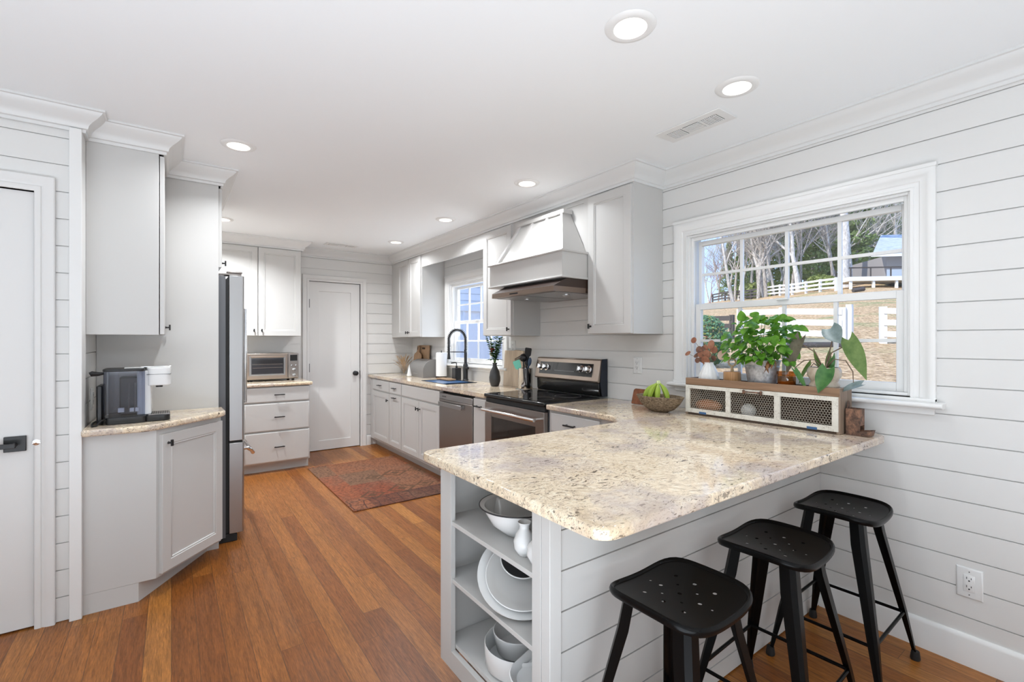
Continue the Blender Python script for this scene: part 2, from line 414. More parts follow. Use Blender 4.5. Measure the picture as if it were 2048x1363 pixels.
class MB:
    def __init__(s):
        s.v = []; s.f = []; s.mi = []; s.cur = 0
    def add(s, verts, faces, M=None):
        b = len(s.v)
        s.v += [tuple(M @ Vector(p)) if M else tuple(p) for p in verts]
        for f in faces:
            s.f.append([b + i for i in f]); s.mi.append(s.cur)
        return s
    def box(s, x0, x1, y0, y1, z0, z1, M=None):
        return s.add([(x0, y0, z0), (x1, y0, z0), (x1, y1, z0), (x0, y1, z0), (x0, y0, z1), (x1, y0, z1), (x1, y1, z1), (x0, y1, z1)],
                     [(0, 3, 2, 1), (4, 5, 6, 7), (0, 1, 5, 4), (1, 2, 6, 5), (2, 3, 7, 6), (3, 0, 4, 7)], M)
    def prism(s, poly, z0, z1, M=None):
        n = len(poly)
        return s.add([(x, y, z0) for x, y in poly] + [(x, y, z1) for x, y in poly],
                     [list(range(n))[::-1], list(range(n, 2 * n))] + [(i, (i + 1) % n, n + (i + 1) % n, n + i) for i in range(n)], M)
    def loft(s, rings, closed=True, cap=True, M=None):
        n = len(rings[0]); v = [p for r in rings for p in r]; f = []
        for k in range(len(rings) - 1):
            for i in range(n if closed else n - 1):
                j = (i + 1) % n
                f.append((k * n + i, k * n + j, (k + 1) * n + j, (k + 1) * n + i))
        if cap and closed:
            f.append(list(range(n))[::-1]); f.append([(len(rings) - 1) * n + i for i in range(n)])
        return s.add(v, f, M)
    def lathe(s, prof, seg=28, M=None, ang=2 * PI, wob=None):
        v = []; f = []; n = len(prof)
        for k in range(seg):
            a = ang * k / seg
            for (r, z) in prof:
                rr = r * (wob(a, z) if wob else 1)
                v.append((rr * math.cos(a), rr * math.sin(a), z))
        for k in range(seg):
            k2 = (k + 1) % seg
            for i in range(n - 1):
                f.append((k * n + i, k2 * n + i, k2 * n + i + 1, k * n + i + 1))
        return s.add(v, f, M)
    def cyl(s, r, z0, z1, seg=24, M=None, r2=None):
        r2 = r if r2 is None else r2
        return s.lathe([(0.0001, z0), (r, z0), (r2, z1), (0.0001, z1)], seg, M)
    def tube(s, pts, r, seg=10, M=None, cap=True):
        pts = [Vector(p) for p in pts]; n = len(pts); rings = []
        rs = r if isinstance(r, (list, tuple)) else [r] * n
        up = None
        for i in range(n):
            d = (pts[min(i + 1, n - 1)] - pts[max(i - 1, 0)]).normalized()
            if up is None:
                up = Vector((0, 0, 1)) if abs(d.z) < 0.9 else Vector((1, 0, 0))
            x = d.cross(up)
            if x.length < 1e-5: x = d.orthogonal()
            x.normalize(); up = x.cross(d).normalized()
            rings.append([tuple(pts[i] + (x * math.cos(2 * PI * k / seg) + up * math.sin(2 * PI * k / seg)) * rs[i]) for k in range(seg)])
        return s.loft(rings, True, cap, M)
    def sphere(s, r, M=None, seg=16, rings=10, sz=1.0):
        return s.lathe([(max(1e-4, r * math.sin(PI * i / rings)), -r * sz * math.cos(PI * i / rings)) for i in range(rings + 1)], seg, M)
    def torus(s, R, r, M=None, seg=32, sg=10, arc=2 * PI):
        return s.tube([(R * math.cos(arc * i / seg), R * math.sin(arc * i / seg), 0) for i in range(seg + 1)], r, sg, M, True)
    def rings(s, w, h, rr, M=None):
        """front panel in the XZ plane, facing -Y; rr = [(inset, y)] from the outer back edge inwards"""
        v = []; f = []
        for (o, y) in rr:
            v += [(o, y, o), (w - o, y, o), (w - o, y, h - o), (o, y, h - o)]
        for k in range(len(rr) - 1):
            for i in range(4):
                j = (i + 1) % 4
                f.append((k * 4 + i, k * 4 + j, (k + 1) * 4 + j, (k + 1) * 4 + i))
        k = (len(rr) - 1) * 4
        f.append((k, k + 1, k + 2, k + 3)); f.append((3, 2, 1, 0))
        return s.add(v, f, M)
    def sweep(s, path, prof, side=1, zc=0, M=None, closed=False):
        """path: plan points; prof: [(out, z)] out measured to the given side, mitred corners"""
        n = len(path); rings = []
        for i in range(n):
            p = Vector(path[i])
            a = (p - Vector(path[i - 1])).normalized() if (i > 0 or closed) else None
            b = (Vector(path[(i + 1) % n]) - p).normalized() if (i < n - 1 or closed) else None
            if a is None: a = b
            if b is None: b = a
            na = Vector((-a.y, a.x)) * side; nb = Vector((-b.y, b.x)) * side
            mvec = (na + nb); mvec = mvec / max(1e-6, mvec.length)
            k = 1.0 / max(0.2, mvec.dot(na))
            rings.append([(p.x + mvec.x * o * k, p.y + mvec.y * o * k, z + zc) for (o, z) in prof])
        if closed: rings.append(rings[0])
        return s.loft(rings, True, not closed, M)
    def build(s, name, m, parent=None, M=None, sharp=38, bevel=0.0, seg=2, kind=None, smooth=True, loc=None, rot=None):
        me = bpy.data.meshes.new(name)
        me.from_pydata(s.v, [], s.f)
        ms = m if isinstance(m, (list, tuple)) else [m]
        for q in ms: me.materials.append(MATS[q])
        if len(ms) > 1: me.polygons.foreach_set('material_index', s.mi)
        bm = bmesh.new(); bm.from_mesh(me)
        bmesh.ops.recalc_face_normals(bm, faces=bm.faces)
        bm.to_mesh(me); bm.free()
        me.validate()
        if M is not None: me.transform(M)
        if smooth:
            me.shade_smooth(); me.set_sharp_from_angle(angle=rad(sharp))
        o = bpy.data.objects.new(name, me); COL.objects.link(o)
        if parent: o.parent = parent
        if loc: o.location = loc
        if rot: o.rotation_euler = rot
        if bevel:
            md = o.modifiers.new('bevel', 'BEVEL'); md.width = bevel; md.segments = seg; md.limit_method = 'ANGLE'; md.angle_limit = rad(40)
            md.harden_normals = False
        if kind: o['kind'] = kind
        return o

def tag(o, label, cat, group=None):
    o['label'] = label; o['category'] = cat
    if group: o['group'] = group
    return o
def thing(name, label, cat, loc=(0, 0, 0), rz=0.0, group=None):
    o = bpy.data.objects.new(name, None); COL.objects.link(o)
    o.empty_display_size = 0.1
    o.location = loc; o.rotation_euler = (0, 0, rz)
    return tag(o, label, cat, group)
def copy_tree(o, parent=None):
    c = o.copy(); COL.objects.link(c)
    if parent: c.parent = parent
    for ch in list(o.children): copy_tree(ch, c)
    return c

# ================================================================== SETTING
WX = 2.683      # right wall plane
BY = 6.05       # back wall plane
CZ = 2.46       # ceiling
LX = -0.355     # inner left wall plane
DY = 3.10       # wall with the left door
SW = -3.0       # far left wall
SY = -3.8       # wall behind the camera
GAP = 0.0048

def clip_boards(u0, u1, zs, holes, GAP=GAP):
    """boards as rectangles (u0,u1,z0,z1) with rectangular holes removed"""
    out = []
    for z0, z1 in zip(zs[:-1], zs[1:]):
        z0g, z1g = z0 + GAP / 2, z1 - GAP / 2
        cuts = sorted({z0g, z1g} | {h for (a, b, c, d) in holes for h in (c, d) if z0g < h < z1g})
        for c0, c1 in zip(cuts[:-1], cuts[1:]):
            segs = [(u0, u1)]
            for (a, b, c, d) in holes:
                if c < (c0 + c1) / 2 < d:
                    ns = []
                    for (s0, s1) in segs:
                        if a > s0: ns.append((s0, min(a, s1)))
                        if b < s1: ns.append((max(b, s0), s1))
                    segs = [q for q in ns if q[1] - q[0] > 1e-4]
            out += [(s0, s1, c0, c1) for (s0, s1) in segs]
    return out
def levels(z0, pitch, lo, hi):
    ks = [z0 + k * pitch for k in range(-40, 60)]
    return [lo] + [z for z in ks if lo + 0.01 < z < hi - 0.01] + [hi]

def wall_x(name, x, t, u0, u1, lv, holes=()):
    """wall in plane x; boards face -X when t > 0, +X when t < 0"""
    mb = MB()
    for (a, b, c, d) in clip_boards(u0, u1, lv, holes):
        mb.box(min(x, x + .01 * t), max(x, x + .01 * t), a, b, c, d)
    for (a, b, c, d) in clip_boards(u0, u1, [0 - GAP / 2, CZ + GAP / 2], holes):
        xs = sorted((x + .0085 * t, x + .115 * t)); mb.box(xs[0], xs[1], a, b, c, d)
    return mb.build(name, 'wall', kind='structure', smooth=False)
def wall_y(name, y, t, u0, u1, lv, holes=(), gap=GAP):
    mb = MB()
    for (a, b, c, d) in clip_boards(u0, u1, lv, holes, gap):
        ys = sorted((y, y + .01 * t)); mb.box(a, b, ys[0], ys[1], c, d)
    for (a, b, c, d) in clip_boards(u0, u1, [0 - GAP / 2, CZ + GAP / 2], holes):
        ys = sorted((y + .0085 * t, y + .115 * t)); mb.box(a, b, ys[0], ys[1], c, d)
    return mb.build(name, 'wall', kind='structure', smooth=False)

W1 = (0.665, 1.79, 1.10, 2.015)        # window over the crate: y0 y1 z0 z1
W2 = (3.86, 4.97, 1.10, 2.015)         # window over the sink
lvR = levels(0.197, 0.1193, 0, CZ)
wall_x('wall_right', WX, 1, SY, BY + .11, lvR, [W1, W2])
lvB = levels(0.916 - 0.1308 * 5, 0.1308, 0, CZ)
D2 = (1.345, 1.965, -1, 2.072)         # back door opening
wall_y('wall_back', BY, 1, -0.47, WX + .115, lvB, [D2], .0085)
lvL = levels(1.4125 - 0.1295 * 9, 0.1295, 0, CZ)
D1 = (-1.30, -0.520, -1, 2.047)
wall_y('wall_door_side', DY, 1, SW, -0.36, lvL, [D1])
wall_x('wall_left', LX, -1, DY + .115, BY, lvL)
MB().box(SW - .1, SW, SY, DY + .1, 0, CZ).build('wall_far_left', 'wall', kind='structure', smooth=False)
MB().box(SW - .1, WX + .1, SY - .1, SY, 0, CZ).build('wall_rear', 'wall', kind='structure', smooth=False)
MB().box(SW - .1, WX + .1, SY - .1, BY + .1, -0.08, 0).build('floor', 'floor', kind='structure', smooth=False)
# ceiling, one slab with round openings for the recessed lamps
cans = [(1.320, 1.111), (2.012, 1.100), (0.310, 3.093), (2.034, 2.636), (2.038, 3.865), (2.050, 5.070), (0.378, 5.043),
        (-0.9, 1.1), (0.31, -0.9), (2.0, -0.9), (-1.4, -0.9), (-0.4, -2.6), (1.4, -2.6)]  # this row: unseen lamps added to even out the room light
CR = 0.066
mb = MB()
def ceiling_mesh():
    bm = bmesh.new()
    xs = sorted({SW - .1, WX + .1} | {c[0] + s for c in cans for s in (-.1, .1)})
    ys = sorted({SY - .1, BY + .1} | {c[1] + s for c in cans for s in (-.1, .1)})
    cells = set()
    for c in cans:
        for i in range(len(xs) - 1):
            for j in range(len(ys) - 1):
                if c[0] - .101 < xs[i] and xs[i + 1] < c[0] + .101 and c[1] - .101 < ys[j] and ys[j + 1] < c[1] + .101: cells.add((i, j))
    for i in range(len(xs) - 1):
        for j in range(len(ys) - 1):
            if (i, j) not in cells: mb.add([(xs[i], ys[j], CZ), (xs[i], ys[j + 1], CZ), (xs[i + 1], ys[j + 1], CZ), (xs[i + 1], ys[j], CZ)], [(0, 1, 2, 3)])
    bm.free()
    N = 32
    for (cx, cy) in cans:
        outer = []
        for k in range(N):
            a = 2 * PI * k / N + PI / N; c, s_ = math.cos(a), math.sin(a); q = 0.1 / max(abs(c), abs(s_))
            outer.append((cx + c * q, cy + s_ * q, CZ))
        # square corners exactly
        for k in range(N):
            a0 = 2 * PI * k / N + PI / N; a1 = 2 * PI * (k + 1) / N + PI / N
            i0 = (cx + CR * math.cos(a0), cy + CR * math.sin(a0), CZ); i1 = (cx + CR * math.cos(a1), cy + CR * math.sin(a1), CZ)
            o0 = outer[k]; o1 = outer[(k + 1) % N]
            am = (a0 + a1) / 2
            corner = abs(abs(math.cos(am)) - abs(math.sin(am))) < 0.02
            if corner:
                cc = (cx + math.copysign(.1, math.cos(am)), cy + math.copysign(.1, math.sin(am)), CZ)
                mb.add([i0, o0, cc, o1, i1], [(0, 1, 2, 3, 4)])
            else: mb.add([i0, o0, o1, i1], [(0, 1, 2, 3)])
    mb.box(SW - .1, WX + .1, SY - .1, BY + .1, CZ + .12, CZ + .2)
ceiling_mesh()
mb.build('ceiling', 'ceiling', kind='structure', smooth=False)

# crown moulding
CP = [(0, 2.358), (0.012, 2.358), (0.014, 2.372), (0.022, 2.376), (0.026, 2.392), (0.040, 2.408), (0.062, 2.424), (0.078, 2.440), (0.082, 2.448), (0.092, 2.450), (0.092, CZ), (0, CZ)]
XF = 2.385      # face of the right-hand wall cabinets
MB().sweep([(WX, SY), (WX, 1.979), (XF, 1.979), (XF, BY), (1.195, BY), (1.195, 5.70), (LX, 5.70)], CP, 1).build('trim_1', 'crown', kind='structure')
MB().sweep([(LX, 4.60), (0.262, 4.60), (0.262, 3.622), (-0.035, 3.622), (-0.035, 3.20), (-0.352, 3.20), (-0.352, 3.095), (SW, 3.095)], CP, 1).build('trim_2', 'crown', kind='structure')
# vertical corner board at the end of the door wall
MB().box(-0.398, -0.352, 3.070, 3.20, 0, 2.37).build('trim_3', 'trim', kind='structure', bevel=0.002)
# baseboards
BP = [(0, 0), (0.016, 0), (0.016, 0.110), (0.012, 0.122), (0.006, 0.128), (0, 0.128)]
MB().sweep([(WX, SY), (WX, 1.03)], BP, 1).build('baseboard_right', 'trim', kind='structure')
MB().sweep([(2.10, BY), (2.043, BY)], BP, 1).build('baseboard_back', 'trim', kind='structure')

# ---------------------------------------------------------------- doors
def casing(mb, M, w, h, cw, top_only=False):
    """stepped casing around an opening w x h in the local XZ plane (faces -Y), three sides"""
    prof = [(0, 0), (0, -.010), (.006, -.014), (cw * .30, -.014), (cw * .36, -.009), (cw * .48, -.014), (cw * .62, -.018), (cw - .004, -.021), (cw, -.018), (cw, 0)]
    path = [(0, 0), (0, h), (w, h), (w, 0)]
    rings = []
    sgn = [(-1, 0), (-1, 1), (1, 1), (1, 0)]
    for (px, pz), (sx, sz) in zip(path, sgn):
        rings.append([(px + sx * o, y, pz + sz * o) for (o, y) in prof])
    mb.loft(rings, True, True, M)
def interior_door(name, x0, x1, top, y, knob):
    w = x1 - x0
    root = MB().rings(w - .008, top - .012, [(0, .040), (0, 0), (.0001, 0), (.112, 0), (.116, .010)], T(x0 + .004, y + .012, .008)).build(name, 'door', kind='structure', bevel=0)
    return root
d2 = interior_door('door_2', D2[0], D2[1], D2[3], BY, 'knob')
mb = MB(); casing(mb, T(D2[0], BY, 0), D2[1] - D2[0], D2[3], .075); mb.box(D2[0] - .012, D2[0], BY, BY + .06, 0, D2[3] + .012).box(D2[1], D2[1] + .012, BY, BY + .06, 0, D2[3] + .012)
mb.box(D2[0], D2[1], BY, BY + .06, D2[3], D2[3] + .012); mb.box(D2[0] - .02, D2[1] + .02, BY + .06, BY + .11, 0, D2[3] + .02).build('trim_4', 'door', kind='structure')
kb = MB().lathe([(0.0001, 0), (.030, 0), (.030, .006), (.012, .010), (.010, .030), (.022, .036), (.029, .048), (.027, .058), (.015, .064), (0.0001, .065)], 24, T(1.903, BY + .012, .935) @ RX(PI / 2)).build('door_knob', 'black', parent=d2)
kb['label'] = 'round black door knob'
for z in (1.80, 1.02):
    MB().box(D2[0] - .003, D2[0] + .008, BY - .004, BY + .013, z - .05, z + .05).cyl(.006, z - .052, z + .052, 10, T(D2[0] + .002, BY - .003, 0)).build('door_hinge', 'black', parent=d2)
MB().box(D2[1] - .006, D2[1] + .004, BY - .002, BY + .02, .90, .965).build('latch_plate', 'black', parent=d2)
d1 = interior_door('door_1', D1[0], D1[1], D1[3], DY, 'lever')
mb = MB(); casing(mb, T(D1[0], DY, 0), D1[1] - D1[0], D1[3], .072); mb.box(D1[1], D1[1] + .006, DY, DY + .06, 0, D1[3] + .006).box(D1[0], D1[1], DY, DY + .06, D1[3], D1[3] + .006)
mb.box(D1[0] - .02, D1[1] + .02, DY + .06, DY + .11, 0, D1[3] + .02).build('trim_5', 'door', kind='structure')
ml = MB().box(-.622, -.548, DY - .001, DY + .013, .835, .905)
ml.cyl(.010, 0, .045, 12, T(-.585, DY, .868) @ RX(PI / 2)).box(-.72, -.575, DY - .050, DY - .034, .858, .880)
ml.build('lever_handle', 'black', parent=d1, bevel=.002)
MB().lathe([(0.0001, 0), (.016, 0), (.014, .005), (.0001, .008)], 20, T(-.512, DY - .010, .872) @ RX(PI / 2)).build('strike_plate', 'chrome', parent=d1)

# ---------------------------------------------------------------- windows
def window(name, Wn, n, casing_side=True):
    y0, y1, z0, z1 = Wn
    M = T(WX, y1, 0) @ RZ(-PI / 2)          # local x -> -Y, local y -> +X
    w = y1 - y0
    mb = MB()
    # jamb lining
    d = .13
    mb.box(0, .012, 0, d, z0, z1, M).box(w - .012, w, 0, d, z0, z1, M).box(.012, w - .012, 0, d, z1 - .012, z1, M).box(.012, w - .012, 0, d, z0, z0 + .012, M)
    # inner stops
    for (a, b) in ((.012, .030), (w - .030, w - .012)): mb.box(a, b, .018, .034, z0 + .012, z1 - .012, M)
    mb.box(.03, w - .03, .018, .034, z1 - .034, z1 - .012, M)
    root = mb.build(name, 'trim', kind='structure', bevel=.0015)
    zm = 1.565
    def sash(ya, za, zb, sx, bot, top, cols, rows, nm):
        s = MB()
        s.box(.030, .030 + sx, ya, ya + .032, za, zb, M).box(w - .030 - sx, w - .030, ya, ya + .032, za, zb, M)
        s.box(.030 + sx, w - .030 - sx, ya, ya + .032, za, za + bot, M).box(.030 + sx, w - .030 - sx, ya, ya + .032, zb - top, zb, M)
        so = s.build(nm, 'trim', parent=root, bevel=.002)
        gx0, gx1, gz0, gz1 = .030 + sx, w - .030 - sx, za + bot, zb - top
        g_ = MB()
        for c in range(1, cols):
            xx = gx0 + (gx1 - gx0) * c / cols; g_.box(xx - .009, xx + .009, ya + .008, ya + .024, gz0, gz1, M)
        for r_ in range(1, rows):
            zz = gz0 + (gz1 - gz0) * r_ / rows; g_.box(gx0, gx1, ya + .009, ya + .023, zz - .008, zz + .008, M)
        g_.build('muntin_grid', 'trim', parent=so)
        MB().box(gx0, gx1, ya + .015, ya + .017, gz0, gz1, M).build('glass_pane', 'pane', parent=so, smooth=False)
    sash(.072, zm - .012, z1 - .034, .022, .030, .028, 4, 2, 'upper_sash')
    sash(.038, z0 + .012, zm + .014, .034, .040, .036, 4, 2, 'lower_sash')
    MB().box(w / 2 - .03, w / 2 + .03, .020, .038, zm + .006, zm + .016, M).build('sash_lock', 'white_matte', parent=root)
    # casing
    cw = .088
    c = MB()
    prof = [(0, 0), (0, -.016), (.010, -.016), (.014, -.011), (.030, -.011), (.034, -.016), (.056, -.019), (.062, -.024), (cw - .008, -.027), (cw, -.024), (cw, 0)]
    sg = [(-1, 0), (-1, 1), (1, 1), (1, 0)]
    hgt = z1 - z0 + .016
    rg = [[(px + sx * o, y, z0 - .016 + pz + sz * o) for (o, y) in prof] for (px, pz), (sx, sz) in zip([(0, 0), (0, hgt), (w, hgt), (w, 0)], sg)]
    c.loft(rg, True, True, M)
    c.box(-cw - .004, w + cw + .004, -.030, 0, z1 + cw - .004, z1 + cw + .012, M)
    c.build('window_casing', 'trim', parent=root)
    # stool (inner sill) with horns and an apron
    st_ = MB()
    nose = [(.05, 0), (-.052, 0), (-.060, .006), (-.062, .012), (-.060, .019), (-.052, .024), (.05, .024)]
    st_.loft([[(xx, y, z0 - .045 + z) for (y, z) in nose] for xx in (-cw - .030, w + cw + .030)], True, True, M)
    st_.box(-cw, w + cw, -.03, -.001, z0 - .021, z0 - .006, M)
    st_.box(-cw + .005, w + cw - .005, -.018, -.001, z0 - .075, z0 - .046, M).box(0.001, w - 0.001, 0, .07, z0 - .02, z0 + .0, M)
    st_.build('window_stool', 'trim', parent=root, bevel=.0015)
    return root
window('window_1', W1, 1)
window('window_2', W2, 2)

# ================================================================== CABINETS
DR = [(0, .020), (0, .002), (.002, 0), (.054, 0), (.058, .004), (.064, .0015), (.068, .009), (.070, .009)]
def tknob(mb, x, z, M=None, y=0.0):
    """small black T knob in front of local plane y"""
    mm = (M or I4)
    mb.lathe([(.0001, 0), (.008, 0), (.0055, .004), (.0045, .018), (.0001, .018)], 12, mm @ T(x, y, z) @ RX(PI / 2))
    mb.box(x - .006, x + .006, y - .027, y - .018, z - .017, z + .017, mm)
def barpull(mb, x, z, M=None, y=0.0, L=.10):
    mm = (M or I4)
    for s_ in (-1, 1): mb.cyl(.0045, 0, .024, 10, mm @ T(x + s_ * L * .36, y, z) @ RX(PI / 2))
    mb.box(x - L / 2, x + L / 2, y - .031, y - .022, z - .005, z + .005, mm)
def add_front(root, kind, x0, x1, z0, z1, handle=None, y=0.0, mt='cabinet', name=None):
    """door or drawer in local frame at plane y; front face at y-.020"""
    w, h = x1 - x0, z1 - z0
    if kind == 'door':
        o = MB().rings(w, h, [(a, b) for a, b in DR]).build(name or 'door', mt, parent=root, loc=(x0, y - .020, z0))
    else:
        o = MB().rings(w, h, [(0, .020), (0, .004), (.004, .001), (.010, 0), (.012, 0)]).build(name or 'drawer', mt, parent=root, loc=(x0, y - .020, z0))
    if handle:
        mb = MB(); hx, hz, hk = handle
        if hk == 'knob': tknob(mb, hx - x0, hz - z0)
        else: barpull(mb, hx - x0, hz - z0)
        mb.build('knob' if hk == 'knob' else 'handle', 'black', parent=o, bevel=.0012)
    return o

# ---- right-hand wall cabinets (face -X): local x -> -Y
RZR = -PI / 2
ZB, ZT = 1.392, 2.359
def upper(name, label, ya, yb, doors, group=None):
    """ya far edge (max y), yb near edge; doors: list of (d0, d1, knob side)"""
    w = ya - yb
    r_ = thing(name, label, 'cabinet', (XF, ya, ZB), RZR, group)
    h = ZT - ZB
    mb = MB().box(.0, w, .0, WX - XF - .001, .0, h)
    mb.build('body', 'cabinet', parent=r_, bevel=.0015)
    for (a, b, k) in doors:
        hx = b - .028 if k == 'r' else a + .028
        add_front(r_, 'door', a, b, .004, h - .012, (hx, .055, 'knob'))
    return r_
upper('wall_cabinet', 'light grey wall cabinet between the hood and the large window', 2.372, 1.979, [(.004, .385, 'l')])
upper('wall_cabinet', 'light grey wall cabinet between the sink window and the hood', 3.741, 3.281, [(.004, .448, 'r')])
upper('wall_cabinet', 'light grey two-door wall cabinet in the back right corner over the cutting boards', 5.96, 5.11, [(.16, .496, 'r'), (.504, .842, 'l')])
# frieze boards joining cabinets over sink window and hood, and scribe to back wall
vz = 2.214
o = MB().box(XF, XF + .02, 3.7415, 5.1095, vz, 2.40).build('valance', 'cabinet', bevel=.001)
tag(o, 'light grey valance board over the sink window between two wall cabinets', 'valance')
MB().box(XF + .004, WX - .001, 5.961, BY - .001, ZB, ZT).build('trim_6', 'cabinet', kind='structure')
# chimney breast panel behind hood between cabinets
o = MB().box(XF + .008, XF + .026, 2.3725, 3.2805, 1.97, 2.40)
o.box(XF + .002, XF + .008, 2.3725, 2.43, 1.97, 2.40).box(XF + .002, XF + .008, 3.22, 3.2805, 1.97, 2.40).box(XF + .002, XF + .008, 2.43, 3.22, 2.33, 2.40)
o = o.build('hood_back_panel', 'hood'); tag(o, 'framed pale grey panel behind the tapered range hood', 'panel')

# ---- range hood
hd = thing('range_hood', 'grey wooden range hood with a tapered battened chimney over the stove', 'range hood', (0, 0, 0))
HXF = 2.13; HY0, HY1 = 2.374, 3.262
mb = MB()
mb.box(HXF, WX - .001, HY0, HY1, 1.775, 1.952)
# top bead and bottom bead
for zz, out in ((1.775, .008), (1.952, .012)):
    z0_ = zz - (.0 if out == .012 else 0); hgt = .014
    mb.sweep([(XF, HY1), (HXF, HY1), (HXF, HY0), (XF, HY0)], [(0, z0_), (out, z0_), (out + .003, z0_ + hgt / 2), (out, z0_ + hgt), (0, z0_ + hgt)], -1)
mb.build('apron', 'hood', parent=hd)
# tapered chimney
bx0, bx1 = HXF + .02, XF + .02
t0 = [(HXF + .045, 2.40, 1.965), (XF + .0015, 2.40, 1.965), (XF + .0015, 3.235, 1.965), (HXF + .045, 3.235, 1.965)]
t1 = [(XF - .065, 2.565, 2.275), (XF + .0015, 2.565, 2.275), (XF + .0015, 3.10, 2.275), (XF - .065, 3.10, 2.275)]
MB().loft([t0, t1]).build('chimney', 'hood', parent=hd)
for k in range(4):
    f_ = k / 3
    ya, yb = 3.235 - .835 * f_, 3.10 - .535 * f_
    wd = .026
    ya -= (f_ - .5) * -.0; 
    a0 = ya + (-wd if k == 0 else 0 if k == 3 else -wd / 2); b0 = yb + (-wd if k == 0 else 0 if k == 3 else -wd / 2)
    rr = [[(HXF + .030, a0, 1.966), (HXF + .047, a0, 1.966), (HXF + .047, a0 + wd, 1.966), (HXF + .030, a0 + wd, 1.966)],
          [(XF - .080, b0, 2.275), (XF - .063, b0, 2.275), (XF - .063, b0 + wd, 2.275), (XF - .080, b0 + wd, 2.275)]]
    MB().loft(rr).build('batten', 'hood', parent=hd)
MB().box(XF - .085, XF + .0015, 2.548, 3.117, 2.275, 2.305).build('cap', 'hood', parent=hd, bevel=.002)
# steel insert: sloped canopy, lower rim, underside filters
ins = MB()
y0_, y1_ = HY0 + .004, HY1 - .14
r0 = [(2.18, y0_, 1.776), (WX - .02, y0_, 1.776), (WX - .02, y1_, 1.776), (2.18, y1_, 1.776)]
r1 = [(2.06, y0_, 1.715), (WX - .02, y0_, 1.715), (WX - .02, y1_, 1.715), (2.06, y1_, 1.715)]
r2 = [(2.058, y0_, 1.680), (WX - .02, y0_, 1.680), (WX - .02, y1_, 1.680), (2.058, y1_, 1.680)]
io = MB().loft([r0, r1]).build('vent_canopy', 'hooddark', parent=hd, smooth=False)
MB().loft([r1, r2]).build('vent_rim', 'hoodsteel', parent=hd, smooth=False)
fo = MB()
for k in range(2): fo.box(2.10, 2.60, y0_ + .03 + k * .36, y0_ + .37 + k * .36, 1.6765, 1.6798)
fo.build('filter', 'steel', parent=hd)
for yy in (2.52, 2.98): MB().cyl(.026, 1.672, 1.6766, 20, T(2.30, yy, 0)).build('vent_lamp', 'chrome', parent=hd)
MB().box(2.0565, 2.059, 2.78, 2.88, 1.692, 1.702).build('badge', 'dark', parent=hd)

# ---- base cabinets along the right wall, local x -> -Y, face at FX
FX = 2.100
BH = .876
def base(name, label, ya, yb, fronts, cat='cabinet', xf=FX, depth=None, toe=.095, well=None):
    w = ya - yb; d = (WX - xf - .001) if depth is None else depth
    r_ = thing(name, label, cat, (xf, ya, 0), RZR)
    if well:      # open box around the sink bowl
        MB().box(.0005, w - .0005, .0, d, toe, well).box(.0005, w - .0005, 0, .02, well, BH).box(.0005, .02, .02, d, well, BH).box(w - .02, w - .0005, .02, d, well, BH).box(.02, w - .02, d - .02, d, well, BH).build('body', 'cabinet', parent=r_)
    else: MB().box(.0005, w - .0005, .0, d, toe, BH).build('body', 'cabinet', parent=r_)
    MB().box(.0005, w - .0005, .075, d - .002, 0, toe - .0005).build('toe_kick', 'cabinet', parent=r_)
    for fr in fronts: add_front(r_, *fr)
    return r_
yA = 6.02
base('base_cabinet', 'narrow light grey base cabinet in the back right corner, one drawer above one door', BY - .001, 5.36,
     [('drawer', .12, .685, .735, .862, (.40, .80, 'pull')), ('door', .12, .685, .125, .718, (.655, .64, 'knob'))])
base('base_cabinet', 'slim light grey base cabinet left of the sink cabinet, drawer above narrow door', 5.359, 5.0,
     [('drawer', .006, .353, .735, .862, (.18, .80, 'pull')), ('door', .006, .353, .125, .718, (.18, .690, 'pull'))])
base('base_cabinet', 'light grey two-door sink base cabinet beside the dishwasher', 4.999, 4.07,
     [('drawer', .006, .923, .735, .862, None), ('door', .006, .462, .125, .718, (.435, .64, 'knob')), ('door', .467, .923, .125, .718, (.494, .64, 'knob'))], well=.68)
base('base_cabinet', 'very narrow white pull-out cabinet between dishwasher and stove', 3.445, 3.245,
     [('drawer', .004, .196, .125, .862, (.10, .80, 'pull'))])
base('base_cabinet', 'white drawer cabinet right of the stove', 2.468, 1.70,
     [('drawer', .035, .48, .735, .862, (.235, .80, 'pull')), ('drawer', .035, .48, .43, .718, (.235, .66, 'pull')), ('drawer', .035, .48, .125, .415, (.235, .35, 'pull'))])

# ---- dishwasher
dw = thing('dishwasher', 'stainless steel dishwasher built in right of the sink cabinet', 'dishwasher', (FX, 4.068, 0), RZR)
w = .62
MB().box(.004, w - .004, .02, .57, .10, .872).build('tub', 'dark', parent=dw)
MB().box(.006, w - .006, -.022, .019, .115, .795).build('door_panel', 'steeldark', parent=dw, bevel=.003)
MB().box(.006, w - .006, -.022, .019, .797, .852).build('control_strip', 'steel', parent=dw, bevel=.003)
mb = MB().box(.03, w - .16, -.050, -.038, .735, .775)
for xx in (.04, w - .18): mb.box(xx, xx + .015, -.040, -.020, .742, .768)
mb.build('handle', 'steel', parent=dw, bevel=.002)
MB().box(.06, .14, -.0232, -.0215, .822, .828).build('badge', 'dark', parent=dw)
MB().box(.01, w - .01, .05, .50, 0, .098).build('toe_kick', 'dark', parent=dw)

# ---- stove
rg = thing('range', 'stainless electric range with black glass cooktop and raised control panel', 'stove', (FX, 3.235, 0), RZR)
w = .762
MB().box(.002, w - .002, .0, .56, .05, .895).build('body', 'fridgeside', parent=rg)
